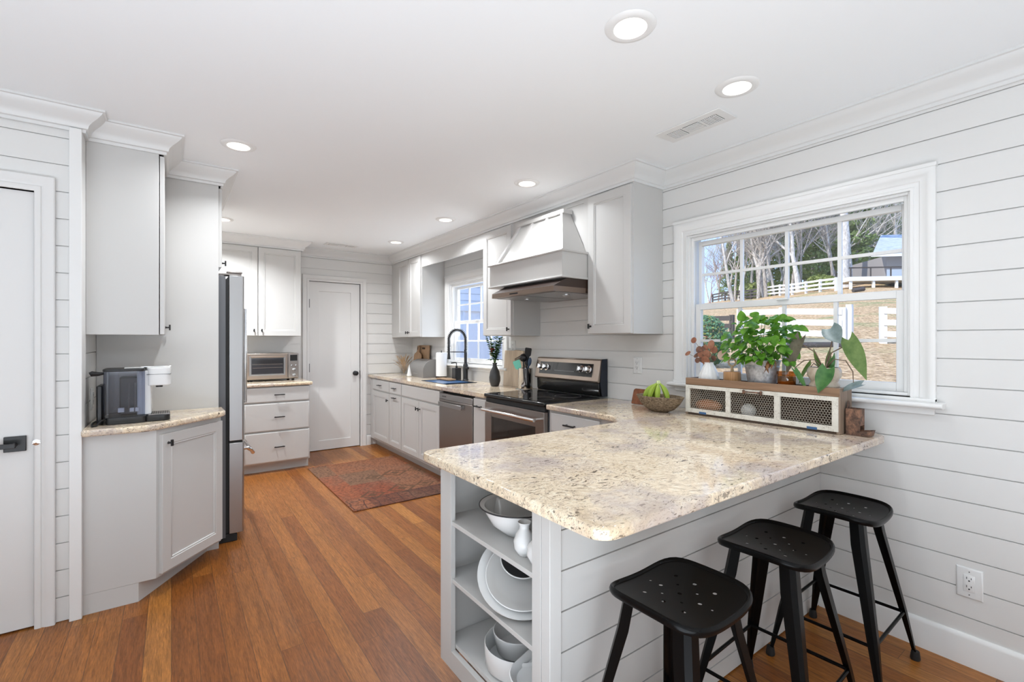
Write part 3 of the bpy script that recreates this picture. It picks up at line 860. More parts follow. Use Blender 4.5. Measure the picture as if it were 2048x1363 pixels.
# cooktop with raised steel/black rim
MB().box(.0, w, -.045, .50, .896, .922).build('cooktop', 'blackenamel', parent=rg, bevel=.006, seg=3)
MB().box(.018, w - .018, -.02, .48, .9225, .9245).build('glass_surface', 'glassblack', parent=rg)
for (bx, by, br) in ((.2, .10, .115), (.56, .10, .09), (.2, .36, .08), (.56, .36, .10)):
    MB().lathe([(br - .002, .9247), (br, .9252), (br + .002, .9247)], 40, T(bx, by, 0)).build('burner_ring', 'steeldark', parent=rg)
od = MB().rings(w - .012, .62, [(0, .035), (0, .003), (.003, 0), (.095, 0), (.096, .004)], T(.006, -.040, .235)).build('oven_door', 'steeldark', parent=rg)
MB().box(.100, w - .100, -.0395, -.0365, .345, .745).build('oven_window', 'ovenglass', parent=od)
mb = MB().tube([(.05, -.092, .802), (w - .05, -.092, .802)], .013, 16)
for xx in (.06, w - .06): mb.tube([(xx, -.04, .802), (xx, -.092, .802)], .010, 12)
mb.build('oven_handle', 'chrome', parent=od)
MB().box(.010, w - .010, -.030, 0, .858, .892).build('vent_gap', 'dark', parent=rg)
MB().box(.006, w - .006, -.040, 0, .06, .225).build('storage_drawer', 'steeldark', parent=rg, bevel=.003)
# backguard
bgd = .50
prof = [(.525, .925), (.505, .935), (.500, 1.02), (.488, 1.03), (.478, 1.045), (.515, 1.195), (.525, 1.205), (.572, 1.207), (.572, .925)]
MB().loft([[(xx, y, z) for y, z in [(.512, .925), (.500, .94), (.497, 1.03), (.572, 1.03), (.572, .925)]] for xx in (.012, w - .012)]).build('backguard_base', 'blackenamel', parent=rg, bevel=.004)
cp = MB().loft([[(xx, y, z) for y, z in [(.482, 1.030), (.476, 1.042), (.508, 1.196), (.520, 1.206), (.572, 1.206), (.572, 1.030)]] for xx in (.004, w - .004)]).build('control_panel', 'brownsteel', parent=rg, bevel=.003)
MB().loft([[(xx, y, z) for y, z in [(.500, 1.031), (.522, 1.207), (.576, 1.209), (.576, .925), (.520, .925)]] for xx in (w - .0035, w + .002)]).build('side_cap', 'sidecap', parent=rg)
sl = math.atan2(.032, .154)
Mp = T(0, .476, 1.042) @ RX(-sl)
MB().box(.06, w - .07, -.002, .001, .028, .130, Mp).build('display_glass', 'glassblack', parent=cp)
for xx in (.085, .150, w - .190, w - .110):
    MB().lathe([(.0001, -.002), (.030, -.002), (.030, .004), (.022, .008), (.020, .028), (.016, .034), (.0001, .035)], 24, Mp @ T(xx, -.002, .085) @ RX(PI / 2)).box(xx - .004, xx + .004, -.046, -.034, .067, .103, Mp).build('knob', 'chrome', parent=cp)
mb = MB()
for k in range(14): mb.box(.26 + k * .017, .268 + k * .017, -.0035, -.0018, .060, .063, Mp)
mb.build('touch_marks', 'trayfiller', parent=cp)

# ---- peninsula
pn = thing('peninsula_cabinet', 'pale grey peninsula with open end shelves and a shiplap back', 'cabinet', (0, 0, 0))
PX0, PY0, PY1 = 0.87, 1.03, 1.690
# shiplap back facing the stools
mb = MB()
for (a, b, c, d) in clip_boards(.915, WX - .002, levels(.197, .1193, .004, .876), []): mb.box(a, b, PY0, PY0 + .010, c, d)
mb.box(.915, WX - .002, PY0 + .0085, PY0 + .03, .004, .876)
mb.build('shiplap_back', 'cabinet', parent=pn, smooth=False)
MB().box(.8705, .9145, PY0 - .008, PY0 + .031, .0, .876).build('corner_post', 'cabinet', parent=pn, bevel=.0015)
# carcass pieces around the open shelves: back of niche, sides
mb = MB()
mb.box(1.17, 1.19, 1.062, PY1, .085, .876)          # niche back
mb.box(.8712, 1.1695, 1.0615, 1.075, .085, .876)      # niche front side
mb.box(.8712, 2.0, 1.672, PY1 - .0005, .085, .876)     # kitchen-side panel
mb.box(1.19, 2.1, 1.0615, 1.0715, .004, .876)
mb.box(.95, 2.0, 1.10, 1.615, 0, .084)              # recessed plinth
mb.build('carcass', 'cabinet', parent=pn)
# face frame of the niche (in plane x = PX0)
mb = MB()
mb.box(PX0 - .0005, PX0 + .019, 1.604, PY1, .085, .876).box(PX0 - .0005, PX0 + .019, 1.0615, 1.103, .085, .876)
mb.box(PX0 - .0005, PX0 + .019, 1.103, 1.604, .844, .876).box(PX0 - .0005, PX0 + .019, 1.103, 1.604, .085, .155)
mb.build('face_frame', 'cabinet', parent=pn, bevel=.001)
for z in (.636, .416, .160):
    MB().box(PX0 + .004 if z > .2 else PX0 + .0195, 1.169, 1.0755 if z < .2 else 1.0755, 1.6715, z - (.0 if z > .2 else 0), z + .016).build('shelf', 'cabinet', parent=pn, bevel=.001)

# ---- countertops (granite), each slab with rounded edge
def slab(name, label, poly, z1=.914, th=.034, holes=None, corner=None):
    o = MB().prism(poly, z1 - th, z1).build(name, 'granite', bevel=.011, seg=4)
    return tag(o, label, 'countertop')
def roundpoly(pts, rs, seg=6):
    out = []; n = len(pts)
    for i in range(n):
        p = Vector(pts[i]); r_ = rs[i]
        if r_ <= 0: out.append(tuple(p)); continue
        a = (Vector(pts[i - 1]) - p).normalized(); b = (Vector(pts[(i + 1) % n]) - p).normalized()
        p0 = p + a * r_; p1 = p + b * r_
        for k in range(seg + 1):
            t_ = k / seg; out.append(tuple((1 - t_) ** 2 * p0 + 2 * t_ * (1 - t_) * p + t_ ** 2 * p1))
    return out
CXF = 2.062
o = slab('peninsula_countertop', 'speckled cream granite countertop over the peninsula, running to the stove', roundpoly(
    [(.790, 1.712), (.790, .745), (2.640, .745), (WX - .001, .79), (WX - .001, 2.464), (CXF, 2.464), (CXF, 1.86), (1.93, 1.712)],
    [.05, .07, .03, 0, 0, .01, .03, .03]))
# sink run: frame of four slabs around the cut-out, joined as one mesh
SX0, SX1, SY0, SY1 = 2.20, 2.56, 4.16, 4.74
mb = MB()
bm = bmesh.new()
def slab_hole(name, label, x0, x1, y0, y1, hx0, hx1, hy0, hy1, z1=.914, th=.034):
    v = []
    for z in (z1 - th, z1):
        v += [(x0, y0, z), (x1, y0, z), (x1, y1, z), (x0, y1, z), (hx0, hy0, z), (hx1, hy0, z), (hx1, hy1, z), (hx0, hy1, z)]
    f = []
    for b in (0, 8):
        for i in range(4):
            j = (i + 1) % 4; f.append((b + i, b + j, b + 4 + j, b + 4 + i))
    for i in range(4):
        j = (i + 1) % 4; f.append((i, j, 8 + j, 8 + i)); f.append((4 + i, 4 + j, 12 + j, 12 + i))
    o = MB().add(v, f).build(name, 'granite', bevel=.011, seg=4)
    return tag(o, label, 'countertop')
slab_hole('sink_countertop', 'speckled granite countertop around the sink in the back right', CXF, WX - .001, 3.240, BY - .001, SX0, SX1, SY0, SY1)
slab('drawer_countertop', 'granite countertop under the toaster oven', roundpoly([(LX + .001, 5.326), (1.225, 5.326), (1.225, BY - .001), (LX + .001, BY - .001)], [0, .02, 0, 0]))
slab('coffee_countertop', 'angled granite countertop under the coffee maker', roundpoly([(LX + .001, 3.625), (LX + .001, 3.045), (-.085, 3.045), (.275, 3.405), (.275, 3.625)], [0, 0, .04, .05, 0]))
# sink
sk = thing('sink', 'dark workstation sink set in the granite below the window', 'sink', (0, 0, 0))
mb = MB()
mb.box(SX0 + .001, SX0 + .012, SY0 + .001, SY1 - .001, .70, .9175).box(SX1 - .012, SX1 - .001, SY0 + .001, SY1 - .001, .70, .9175)
mb.box(SX0 + .012, SX1 - .012, SY0 + .001, SY0 + .012, .70, .9175).box(SX0 + .012, SX1 - .012, SY1 - .012, SY1 - .001, .70, .9175)
mb.box(SX0 + .012, SX1 - .012, SY0 + .012, SY1 - .012, .69, .701)
mb.build('basin', 'sinkblack', parent=sk, bevel=.001)
MB().box(SX0 + .013, SX1 - .013, SY0 + .16, SY1 - .013, .906, .912).build('drain_tray', 'sky_metal_blue', parent=sk, bevel=.001)  # the sky's reflection in the sink is put into this blue colour
o = MB().prism(roundpoly([(0, 0), (.10, 0), (.10, .30), (0, .30)], [.02] * 4), .0, .012, T(2.42, 4.72, .9185) @ RZ(0)).build('cutting_board', 'wood_board')
tag(o, 'small brown board lying flat across the back of the sink', 'cutting board')
o.location = (0, -.20, 0)

# ---- back-left cabinets
r_ = thing('drawer_cabinet', 'light grey three-drawer base cabinet beside the back door', 'cabinet', (0.575, 5.362, 0))
MB().box(0, .625, 0, BY - 5.363, .095, BH).build('body', 'cabinet', parent=r_)
MB().box(0, .625, .070, BY - 5.364, 0, .0945).build('toe_kick', 'cabinet', parent=r_)
for z0, z1 in ((.722, .868), (.428, .706), (.108, .412)):
    add_front(r_, 'drawer', .012, .617, z0, z1, (.325, z0 + (z1 - z0) * .5, 'pull'))
r_ = thing('corner_cabinet', 'light grey base cabinet mostly hidden behind the refrigerator', 'cabinet', (LX + .001, 5.372, 0))
MB().box(0, .910, 0, BY - 5.373, .095, BH).build('body', 'cabinet', parent=r_)
MB().box(0, .910, .070, BY - 5.374, 0, .0945).build('toe_kick', 'cabinet', parent=r_)
r_ = thing('wall_cabinet', 'light grey two-door wall cabinet above the toaster oven', 'cabinet', (LX + .001, 5.70, ZB))
MB().box(0, 1.195 - LX - .012, 0, BY - 5.701, .008, ZT - ZB).build('body', 'cabinet', parent=r_, bevel=.0015)
add_front(r_, 'door', 1.108, 1.532, .010, ZT - ZB - .01, (1.140, .065, 'knob'))
add_front(r_, 'door', .680, 1.100, .010, ZT - ZB - .01, (1.066, .065, 'knob'))
add_front(r_, 'door', .06, .672, .010, ZT - ZB - .01)

# ---- left: upper cabinet over the coffee maker
r_ = thing('wall_cabinet', 'light grey wall cabinet above the coffee maker, seen from its side', 'cabinet', (-0.055, 3.20, 1.378), PI / 2)
# local x -> +Y, local y -> -X
MB().box(0, .415, 0, .297, 0, ZT - 1.378).build('body', 'cabinet', parent=r_, bevel=.0015)
add_front(r_, 'door', .003, .412, .004, .972, (.385, .05, 'knob'), y=-.004)
# side knob seen in profile sits on the near stile
# ---- refrigerator enclosure
r_ = thing('refrigerator_surround', 'tall grey side panel and over-fridge cabinet around the refrigerator', 'cabinet', (0, 0, 0))
MB().box(LX + .001, .250, 3.6255, 3.645, 0, ZT + .02).build('side_panel', 'cabinet', parent=r_, bevel=.001)
MB().box(LX + .001, .250, 4.58, 4.60, 0, ZT + .02).build('side_panel', 'cabinet', parent=r_, bevel=.001)
MB().box(LX + .001, .248, 3.6455, 4.5795, 1.828, ZT + .02).build('top_box', 'cabinet', parent=r_)
sub = []
for (a, b, kx) in ((.0, .465, .435), (.470, .935, .50)):
    q = MB().rings(b - a, .515, DR, T(.270, 3.645 + a, 1.832) @ RZ(PI / 2) @ T(0, 0, 0)).build('door', 'cabinet', parent=r_)
    m2 = MB(); tknob(m2, 0, 0, T(.270, 3.645 + (.03 if a == 0 else .905), 1.862) @ RZ(PI / 2)); m2.build('knob', 'black', parent=q)

# ---- refrigerator
fr = thing('refrigerator', 'stainless french-door refrigerator seen from the side', 'refrigerator', (0, 0, 0))
FY0, FY1 = 3.660, 4.565
MB().box(-.32, .292, FY0, FY1, .035, 1.775).build('body', 'fridgeside', parent=fr)
MB().box(.293, .311, FY0 + .012, FY1 - .012, .06, 1.76).build('gasket', 'dark', parent=fr)
def fdoor(y0, y1, z0, z1, nm):
    p = [(.312, y0), (.392, y0), (.402, y0 + .02), (.408, (y0 + y1) / 2), (.402, y1 - .02), (.392, y1), (.312, y1)]
    return MB().prism(p, z0, z1).build(nm, 'steel', parent=fr, bevel=.003)
for (a, b, hy) in ((FY0, 4.109, 4.045), (4.114, FY1, 4.178)):
    q = fdoor(a, b, .675, 1.785, 'fridge_door')
    mb = MB().tube([(.448, hy, .885), (.448, hy, 1.585)], .013, 14)
    for z in (.90, 1.57): mb.tube([(.398, hy, z), (.448, hy, z)], .012, 12)
    mb.build('handle', 'chrome', parent=q)
q = fdoor(FY0, FY1, .055, .660, 'freezer_drawer')
mb = MB().tube([(.400, FY0 + .10, .60), (.430, FY0 + .10, .60), (.455, FY0 + .11, .58), (.470, FY0 + .14, .555), (.470, FY1 - .14, .555), (.455, FY1 - .11, .58), (.430, FY1 - .10, .60), (.400, FY1 - .10, .60)], .013, 14)
mb.build('handle', 'chrome', parent=q)
MB().box(.10, .385, FY0 + .01, FY0 + .10, 1.786, 1.800).box(.30, .39, FY0 + .005, FY0 + .06, 1.800, 1.812).build('hinge_cover', 'steeldark', parent=fr, bevel=.003)
MB().box(.312, .390, FY0 + .004, FY1 - .004, .662, .673).build('divider', 'dark', parent=fr)
MB().box(.23, .36, FY0 + .006, FY0 + .07, .0, .052).cyl(.02, .0, .04, 14, T(.34, FY0 + .06, 0)).build('front_foot', 'dark', parent=fr, bevel=.004)
MB().box(.20, .36, FY1 - .07, FY1 - .006, .0, .052).build('front_foot', 'dark', parent=fr, bevel=.004)

# ---- angled coffee cabinet
r_ = thing('coffee_cabinet', 'light grey base cabinet with an angled door below the coffee maker', 'cabinet', (0, 0, 0))
yy = 3.103
Pb = [(LX + .001, 3.625), (LX + .001, yy), (-.065, yy), (.250, 3.455), (.250, 3.625)]
MB().prism(Pb, .098, BH + .003).build('body', 'cabinet', parent=r_, bevel=.001)
MB().prism([(LX + .001, 3.624), (LX + .001, yy + .0005), (-.138, yy + .0005), (.185, 3.595), (.249, 3.595), (.249, 3.624)], 0, .0975).build('toe_kick', 'cabinet', parent=r_)
ang = math.atan2(3.455 - yy, .315)
L = math.hypot(.315, 3.455 - yy)
Md = T(-.065, yy, 0) @ RZ(ang)
q = MB().rings(L - .028, .735, DR, Md @ T(.018, -.020, .115)).build('door', 'cabinet', parent=r_)
m2 = MB(); tknob(m2, .055, .80, Md, y=-.020); m2.build('knob', 'black', parent=q, bevel=.001)

# ================================================================== CEILING FITTINGS
CL = ['recessed ceiling light nearest the camera, above the end of the peninsula', 'recessed ceiling light beside the large ceiling vent',
      'recessed ceiling light in front of the coffee cabinet', 'recessed ceiling light in front of the range hood',
      'recessed ceiling light level with the sink window', 'recessed ceiling light nearest the back right corner',
      'recessed ceiling light half hidden behind the refrigerator crown']
def can_light():
    r_ = bpy.data.objects.new('recessed_light', None); COL.objects.link(r_); r_.empty_display_size = .1
    MB().lathe([(.0655, .0), (.0655, -.0005), (.058, -.008), (.070, -.010), (.086, -.005), (.090, -.0005)], 40).build('trim_ring', 'trim', parent=r_, sharp=60)
    MB().lathe([(.060, -.006), (.064, .004), (.052, .055), (.050, .060)], 40).build('baffle', 'trim', parent=r_, sharp=60)
    MB().cyl(.051, .056, .060, 32).build('lens', 'lens', parent=r_)
    return r_
proto = can_light()
for i, (x, y) in enumerate(cans):
    o = proto if i == 0 else copy_tree(proto)
    o.location = (x, y, CZ)
    tag(o, CL[i] if i < len(CL) else 'added recessed ceiling light out of view', 'ceiling light', 'recessed ceiling lights')
    add_light('can_lamp', 'AREA', (x, y, CZ - .012), CAN_W[i], (.93, .965, 1.0), shape='DISK', size=.10, spread=rad(145))
def vent(name, label, cx, cy, lx, ly, rz):
    r_ = thing(name, label, 'vent', (cx, cy, CZ), rz)
    MB().prism([(-lx / 2, -ly / 2), (lx / 2, -ly / 2), (lx / 2, ly / 2), (-lx / 2, ly / 2)], -.006, -.0002).build('plate', 'trim', parent=r_, bevel=.003)
    for k in range(3):
        c = (k - 1) * lx * .27; ww = lx * .235; hh = ly * .50
        MB().box(c - ww / 2, c + ww / 2, -hh / 2, hh / 2, -.0068, -.0061).build('opening', 'dark', parent=r_)
        mb = MB()
        if k == 1:
            for q in range(7):
                yq = -hh / 2 + hh * (q + .5) / 7
                mb.box(c - ww / 2, c + ww / 2, yq - .0035, yq + .0035, -.0095, -.0069)
        else:
            for q in range(9):
                xq = c - ww / 2 + ww * (q + .5) / 9
                mb.box(xq - .003, xq + .003, -hh / 2, hh / 2, -.0095, -.0069)
        mb.build('louvres', 'trim', parent=r_)
    return r_
vent('ceiling_vent', 'long white ceiling vent near the large window wall', 2.20, 1.43, .37, .165, PI / 2)
vent('ceiling_vent', 'small white ceiling vent by the back wall', 1.60, 5.60, .36, .16, 0)

# ================================================================== OUTLETS
def outlet(label, x, y, z, w=.074, h=.118, face='x', pitch=0):
    r_ = thing('wall_outlet', label, 'outlet', (x, y, z), -PI / 2 if face == 'x' else PI / 2)
    MB().rings(w, h, [(0, .0), (0, -.002), (.004, -.006), (.006, -.0065)], T(-w / 2, 0, -h / 2)).build('plate', 'outlet', parent=r_)
    MB().rings(.034, .068, [(0, 0), (0, -.0085), (.001, -.009)], T(-.017, 0, -.034)).build('receptacle', 'white_ceramic', parent=r_)
    mb = MB()
    for s_ in (-1, 1):
        zc = s_ * .017
        mb.box(-.0085, -.0065, -.0096, -.0089, zc, zc + .009).box(.0055, .0075, -.0096, -.0089, zc + .001, zc + .008)
        mb.cyl(.0028, 0, .0006, 12, T(0, -.0090, zc - .006) @ RX(PI / 2))
        mb.cyl(.002, 0, .0006, 10, T(0, -.0066, s_ * .047) @ RX(PI / 2))
    mb.build('slots', 'dark', parent=r_)
    return r_
outlet('wide white wall outlet low on the shiplap right of the bar stools', WX - .0005, .474, .342, .082, .125)
outlet('white wall outlet on the shiplap above the dough bowl', WX - .0005, 2.19, 1.172)
outlet('white wall outlet behind the coffee maker', LX + .0005, 3.43, 1.03, face='l')
outlet('white wall outlet beside the sink window above the pale board', WX - .0005, 3.69, 1.29)

# ================================================================== RUG
o = MB().prism([(-.48, -.775), (.47, -.775), (.47, .775), (-.48, .775)], 0, .008).build('rug', 'rug', bevel=.003, loc=(1.640, 4.505, .0005))
tag(o, 'rust-brown faded patchwork rug on the wood floor in front of the sink', 'rug')

# ================================================================== STOOLS
def seat_mesh():
    """thin pressed-steel saddle seat with rolled rim and drilled holes"""
    A, B, P = .163, .148, 4.6
    def zz(x, y): return .018 * (x / A) ** 2 - .004 * (y / B) ** 2 - .006
    bm = bmesh.new()
    holes = []
    for i in (-1, 0, 1):
        for j in (-1, 0, 1): holes.append((i * .075, j * .062, .0060))
    for i in (-.5, .5):
        for j in (-.5, .5): holes.append((i * .075, j * .062, .0040))
    for j in (-1, 1): holes.append((0, j * .098, .004))
    N = 64
    outer = []
    for k in range(N):
        a = 2 * PI * k / N; c, s_ = math.cos(a), math.sin(a)
        r_ = (abs(c) ** P + abs(s_) ** P) ** (-1 / P); outer.append((A * r_ * c * .955, B * r_ * s_ * .955))
    vs = []; es = []
    def loop(pts):
        vv = [bm.verts.new((x, y, 0)) for x, y in pts]
        for i in range(len(vv)): es.append(bm.edges.new((vv[i], vv[(i + 1) % len(vv)])))
        return vv
    loop(outer)
    for (hx, hy, hr) in holes: loop([(hx + hr * math.cos(2 * PI * k / 10), hy + hr * math.sin(2 * PI * k / 10)) for k in range(10)])
    bmesh.ops.triangle_fill(bm, use_beauty=True, edges=es)
    # refine so that the saddle curve is smooth
    for d in [i * .018 for i in range(-7, 8)]:
        bmesh.ops.bisect_plane(bm, geom=bm.verts[:] + bm.edges[:] + bm.faces[:], plane_co=(d, 0, 0), plane_no=(1, 0, 0))
    for v in bm.verts: v.co.z = zz(v.co.x, v.co.y)
    # drop faces that fill the holes
    kill = []
    for f in bm.faces:
        c = f.calc_center_median()
        if any((c.x - hx) ** 2 + (c.y - hy) ** 2 < (hr * .93) ** 2 for hx, hy, hr in holes): kill.append(f)
    bmesh.ops.delete(bm, geom=kill, context='FACES')
    for f in bm.faces:
        f.normal_update()
        if f.normal.z < 0: f.normal_flip()
    # underside sheet 1.5 mm lower
    top = bm.faces[:]
    d_ = bmesh.ops.duplicate(bm, geom=bm.verts[:] + bm.edges[:] + bm.faces[:])
    low = [q for q in d_['geom'] if isinstance(q, bmesh.types.BMFace)]
    for q in d_['geom']:
        if isinstance(q, bmesh.types.BMVert): q.co.z -= .0015
    bmesh.ops.reverse_faces(bm, faces=low)
    bm.verts.index_update()
    lowset = {v_.index for f in low for v_ in f.verts}
    nrm = []
    for v_ in bm.verts:
        n_ = Vector((-.036 * v_.co.x / A ** 2, .008 * v_.co.y / B ** 2, 1)).normalized()
        nrm.append(-n_ if v_.index in lowset else n_)
    me = bpy.data.meshes.new('seat'); bm.to_mesh(me); bm.free()
    me.shade_smooth()
    me.normals_split_custom_set_from_vertices(nrm)
    rim = MB()
    prof = [(0, 0), (.25, .9), (.6, 1.2), (.9, .7), (1.05, -.4), (1.0, -1.6), (.75, -2.6), (.55, -2.6), (.7, -1.2), (.5, -.2)]
    rr = []
    for k in range(N):
        a = 2 * PI * k / N; c, s_ = math.cos(a), math.sin(a)
        r_ = (abs(c) ** P + abs(s_) ** P) ** (-1 / P); ring = []
        for (o_, z_) in prof:
            f_ = .95 + .05 * o_ * 1.6
            x, y = A * r_ * c * f_, B * r_ * s_ * f_
            ring.append((x, y, zz(x, y) + z_ * .006))
        rr.append(ring)
    rr.append(rr[0])
    rim.loft(rr, True, False)
    return me, rim
def make_stool():
    r_ = thing('bar_stool', '', 'stool', (0, 0, 0))
    me, rim = seat_mesh()
    me.materials.append(MATS['blackmetal'])
    so = bpy.data.objects.new('seat', me); COL.objects.link(so); so.parent = r_; so.location = (0, 0, .640)
    rim.build('rim', 'blackmetal', parent=so)
    for sx in (-1, 1):
        for sy in (-1, 1):
            # pressed angle leg: L section whose corner points outwards, tapering to the foot
            st_ = [(0.0, .632, .118, .100, .044), (0.15, .54, .132, .112, .046), (.4, .40, .160, .137, .040), (.75, .20, .200, .172, .031), (1, .035, .228, .196, .016)]
            rr = []
            for (_, z, cx, cy, wd) in st_:
                t_ = .006
                cx_, cy_ = cx * sx, cy * sy
                L_ = [(0, -.30), (-.30, 0), (-1, 0), (-1, -t_ / wd * .6), (-.35, -t_ / wd * 1.4), (-t_ / wd * 1.4, -.35), (-t_ / wd * .6, -1), (0, -1)]
                ring = [(cx_ + sx * (a * wd + wd * .12), cy_ + sy * (b * wd + wd * .12), z) for a, b in L_]
                if sx * sy < 0: ring = ring[::-1]
                rr.append(ring)
            lg = MB().loft(rr).build('leg', 'blackmetal', parent=r_, sharp=30)
            MB().lathe([(.0001, 0), (.016, 0), (.018, .006), (.014, .036), (.0001, .037)], 14, T(.226 * sx, .194 * sy, 0)).build('rubber_foot', 'rubber', parent=lg)
    for k, (p, q) in enumerate([((-1, -1), (1, -1)), ((-1, 1), (1, 1)), ((-1, -1), (-1, 1)), ((1, -1), (1, 1))]):
        z = .205 if k < 2 else .198
        a, b = .194, .166
        MB().tube([(p[0] * a, p[1] * b, z), (q[0] * a, q[1] * b, z)], .0065, 10).build('foot_rail', 'blackmetal', parent=r_)
    return r_
stool = make_stool()
for i, (x, y, rz, lb) in enumerate([
        (1.160, .800, .02, 'black metal bar stool nearest the camera, at the open-shelf end of the peninsula'),
        (1.715, .800, .05, 'middle one of the three black metal bar stools'),
        (2.318, .805, .03, 'black metal bar stool farthest right, beside the shiplap wall')]):
    o = stool if i == 0 else copy_tree(stool)
    o.location = (x, y, 0); o.rotation_euler = (0, 0, rz)
    tag(o, lb, 'stool', 'black metal bar stools at the peninsula')

# ================================================================== SHELF CROCKERY
S1, S2, S3 = .6525, .4325, .1765
def lathe_obj(name, prof, m, label, cat, loc, group=None, seg=40, M=None, rot=None):
    o = MB().lathe(prof, seg, M).build(name, m, sharp=50)
    o.location = loc
    if rot: o.rotation_euler = rot
    return tag(o, label, cat, group)
r_ = thing('enamel_bowl', 'white enamel bowl with a dark rim on the top open shelf', 'bowl', (1.016, 1.37, S1))
MB().lathe([(.0001, 0), (.045, 0), (.050, .004), (.095, .040), (.118, .080), (.124, .100), (.140, .104), (.138, .107), (.121, .103), (.112, .080), (.090, .043), (.046, .008), (.0001, .007)], 48).build('body', 'white_ceramic', parent=r_, sharp=50)
MB().torus(.1395, .0026, T(0, 0, .1055), 48, 8).build('rim', 'vaseblack', parent=r_)
o = MB().add([(-.085, -.02, .05), (.065, -.055, .045), (.09, .055, .05), (-.06, .075, .05), (-.085, .0, .135), (.07, -.03, .125), (.09, .05, .10), (-.05, .06, .12)],
             [(0, 3, 2, 1), (4, 5, 6, 7), (0, 1, 5, 4), (1, 2, 6, 5), (2, 3, 7, 6), (3, 0, 4, 7)]).build('folded_cloth', 'grey_ceramic', bevel=.008, seg=3)
o.location = (1.03, 1.395, S1 - .005); tag(o, 'folded grey slab lying inside the enamel bowl', 'cloth')
lathe_obj('bud_vase', [(.0001, 0), (.020, 0), (.034, .022), (.036, .045), (.028, .068), (.017, .084), (.016, .094), (.022, .106), (.020, .106), (.013, .094), (.013, .084), (.0001, .07)], 'white_ceramic',
          'small white ceramic bud vase in front of the enamel bowl', 'vase', (.930, 1.218, S1))
lathe_obj('small_jar', [(.0001, 0), (.020, 0), (.036, .028), (.034, .055), (.018, .072), (.014, .074), (.0001, .06)], 'white_ceramic',
          'small round white jar half hidden by the shelf frame', 'jar', (.925, 1.142, S1))
# platters leaning in the middle shelf
def leaning(name, label, R_, off, up, m, rim=None):
    """round plate leaning uphill towards the back of the niche; off = distance along its normal, up = shift uphill"""
    th = rad(33); dx, dy = .6, .8
    n = Vector((-math.sin(th) * dx, -math.sin(th) * dy, math.cos(th))); t_ = Vector((math.cos(th) * dx, math.cos(th) * dy, math.sin(th)))
    c = Vector((.922, 1.215, S2 + .004)) + t_ * (R_ + up) + n * off
    r_ = thing(name, label, 'plate', tuple(c)); r_.rotation_euler = n.to_track_quat('Z', 'Y').to_euler()
    MB().lathe([(r * R_, z) for r, z in [(.0001, -.002), (.70, -.002), (.80, .003), (1.0, .010), (1.0, .015), (.80, .008), (.70, .003), (.0001, .003)]], 56).build('dish', m, parent=r_, sharp=50)
    if rim: MB().torus(R_, .0022, T(0, 0, .0135), 56, 8).build('rim', rim, parent=r_)
leaning('serving_platter', 'largest white round platter leaning at the back of the middle shelf', .160, .0, .0, 'white_ceramic')
leaning('dinner_plate', 'pale grey plate lying in the large white platter on the middle shelf', .128, .014, .020, 'grey_ceramic', 'white_ceramic')
leaning('dark_plate', 'dark charcoal plate on top of the pale grey plate on the middle shelf', .078, .034, .118, 'vaseblack', 'white_ceramic')
# lower shelf dishes
lathe_obj('casserole_dish', [(.0001, 0), (.118, 0), (.128, .010), (.131, .080), (.128, .083), (.125, .080), (.122, .012), (.0001, .009)], 'white_ceramic',
          'large round white casserole dish on the bottom shelf', 'dish', (1.030, 1.375, S3))
lathe_obj('round_bowl', [(.0001, 0), (.060, 0), (.078, .012), (.092, .080), (.089, .082), (.075, .016), (.058, .008), (.0001, .007)], 'white_ceramic',
          'round white bowl set inside the casserole dish', 'bowl', (1.046, 1.412, S3 + .0095 + .006))
o = MB().loft([[(x * s_, y * s_, z) for x, y in roundpoly([(-.10, -.075), (.10, -.075), (.10, .075), (-.10, .075)], [.05] * 4)] for s_, z in ((.72, 0), (.80, .004), (1.0, .042), (.97, .044), (.78, .010), (.5, .008))], True, True).build('square_dish', 'white_ceramic', sharp=50)
o.location = (1.00, 1.215, S3 + .052); o.rotation_euler = (rad(20), rad(-18), 0)
tag(o, 'white rounded square dish tilted against the casserole on the bottom shelf', 'dish')

# ================================================================== WINDOW CRATE
CX0, CX1, CY0, CY1, CZ0, CZ1 = 2.480, 2.618, .870, 1.670, .9145, 1.128
cr_ = thing('display_crate', 'long wooden display crate with three chicken-wire windows below the large window', 'crate', (0, 0, 0))
mb = MB()
for a_, b_ in ((CY0, CY0 + .016), (CY1 - .016, CY1)): MB().box(CX0, CX1, a_, b_, CZ0, CZ1).build('side_board', 'wood_crate_side', parent=cr_, bevel=.002)
mb = MB().box(CX0 + .001, CX1 - .001, CY0 + .0165, CY1 - .0165, CZ0, CZ0 + .012).box(CX1 - .010, CX1 - .001, CY0 + .0165, CY1 - .0165, CZ0 + .0125, CZ1 - .006)
mb.box(CX0 + .001, CX1 - .0105, CY0 + .0165, CY1 - .0165, 1.092, 1.104)
mb.build('box', 'wood_crate_shade', parent=cr_, bevel=.001)
MB().box(CX0 - .002, CX0 + .010, CY0 + .001, CY1 - .001, 1.088, 1.128).build('top_rail', 'wood_crate', parent=cr_, bevel=.003)
fz0, fz1 = .927, 1.087
fx = CX0 - .006
mb = MB()
mb.box(fx, fx + .012, CY0 + .006, CY1 - .004, fz1 - .020, fz1).box(fx, fx + .012, CY0 + .006, CY1 - .004, fz0, fz0 + .024)
for (a, b) in ((CY0 + .006, CY0 + .032), (1.131, 1.160), (1.392, 1.418), (CY1 - .030, CY1 - .004)):
    mb.box(fx, fx + .012, a, b, fz0 + .0242, fz1 - .0202)
ff = mb.build('door_frame', 'chippy', parent=cr_, bevel=.001)
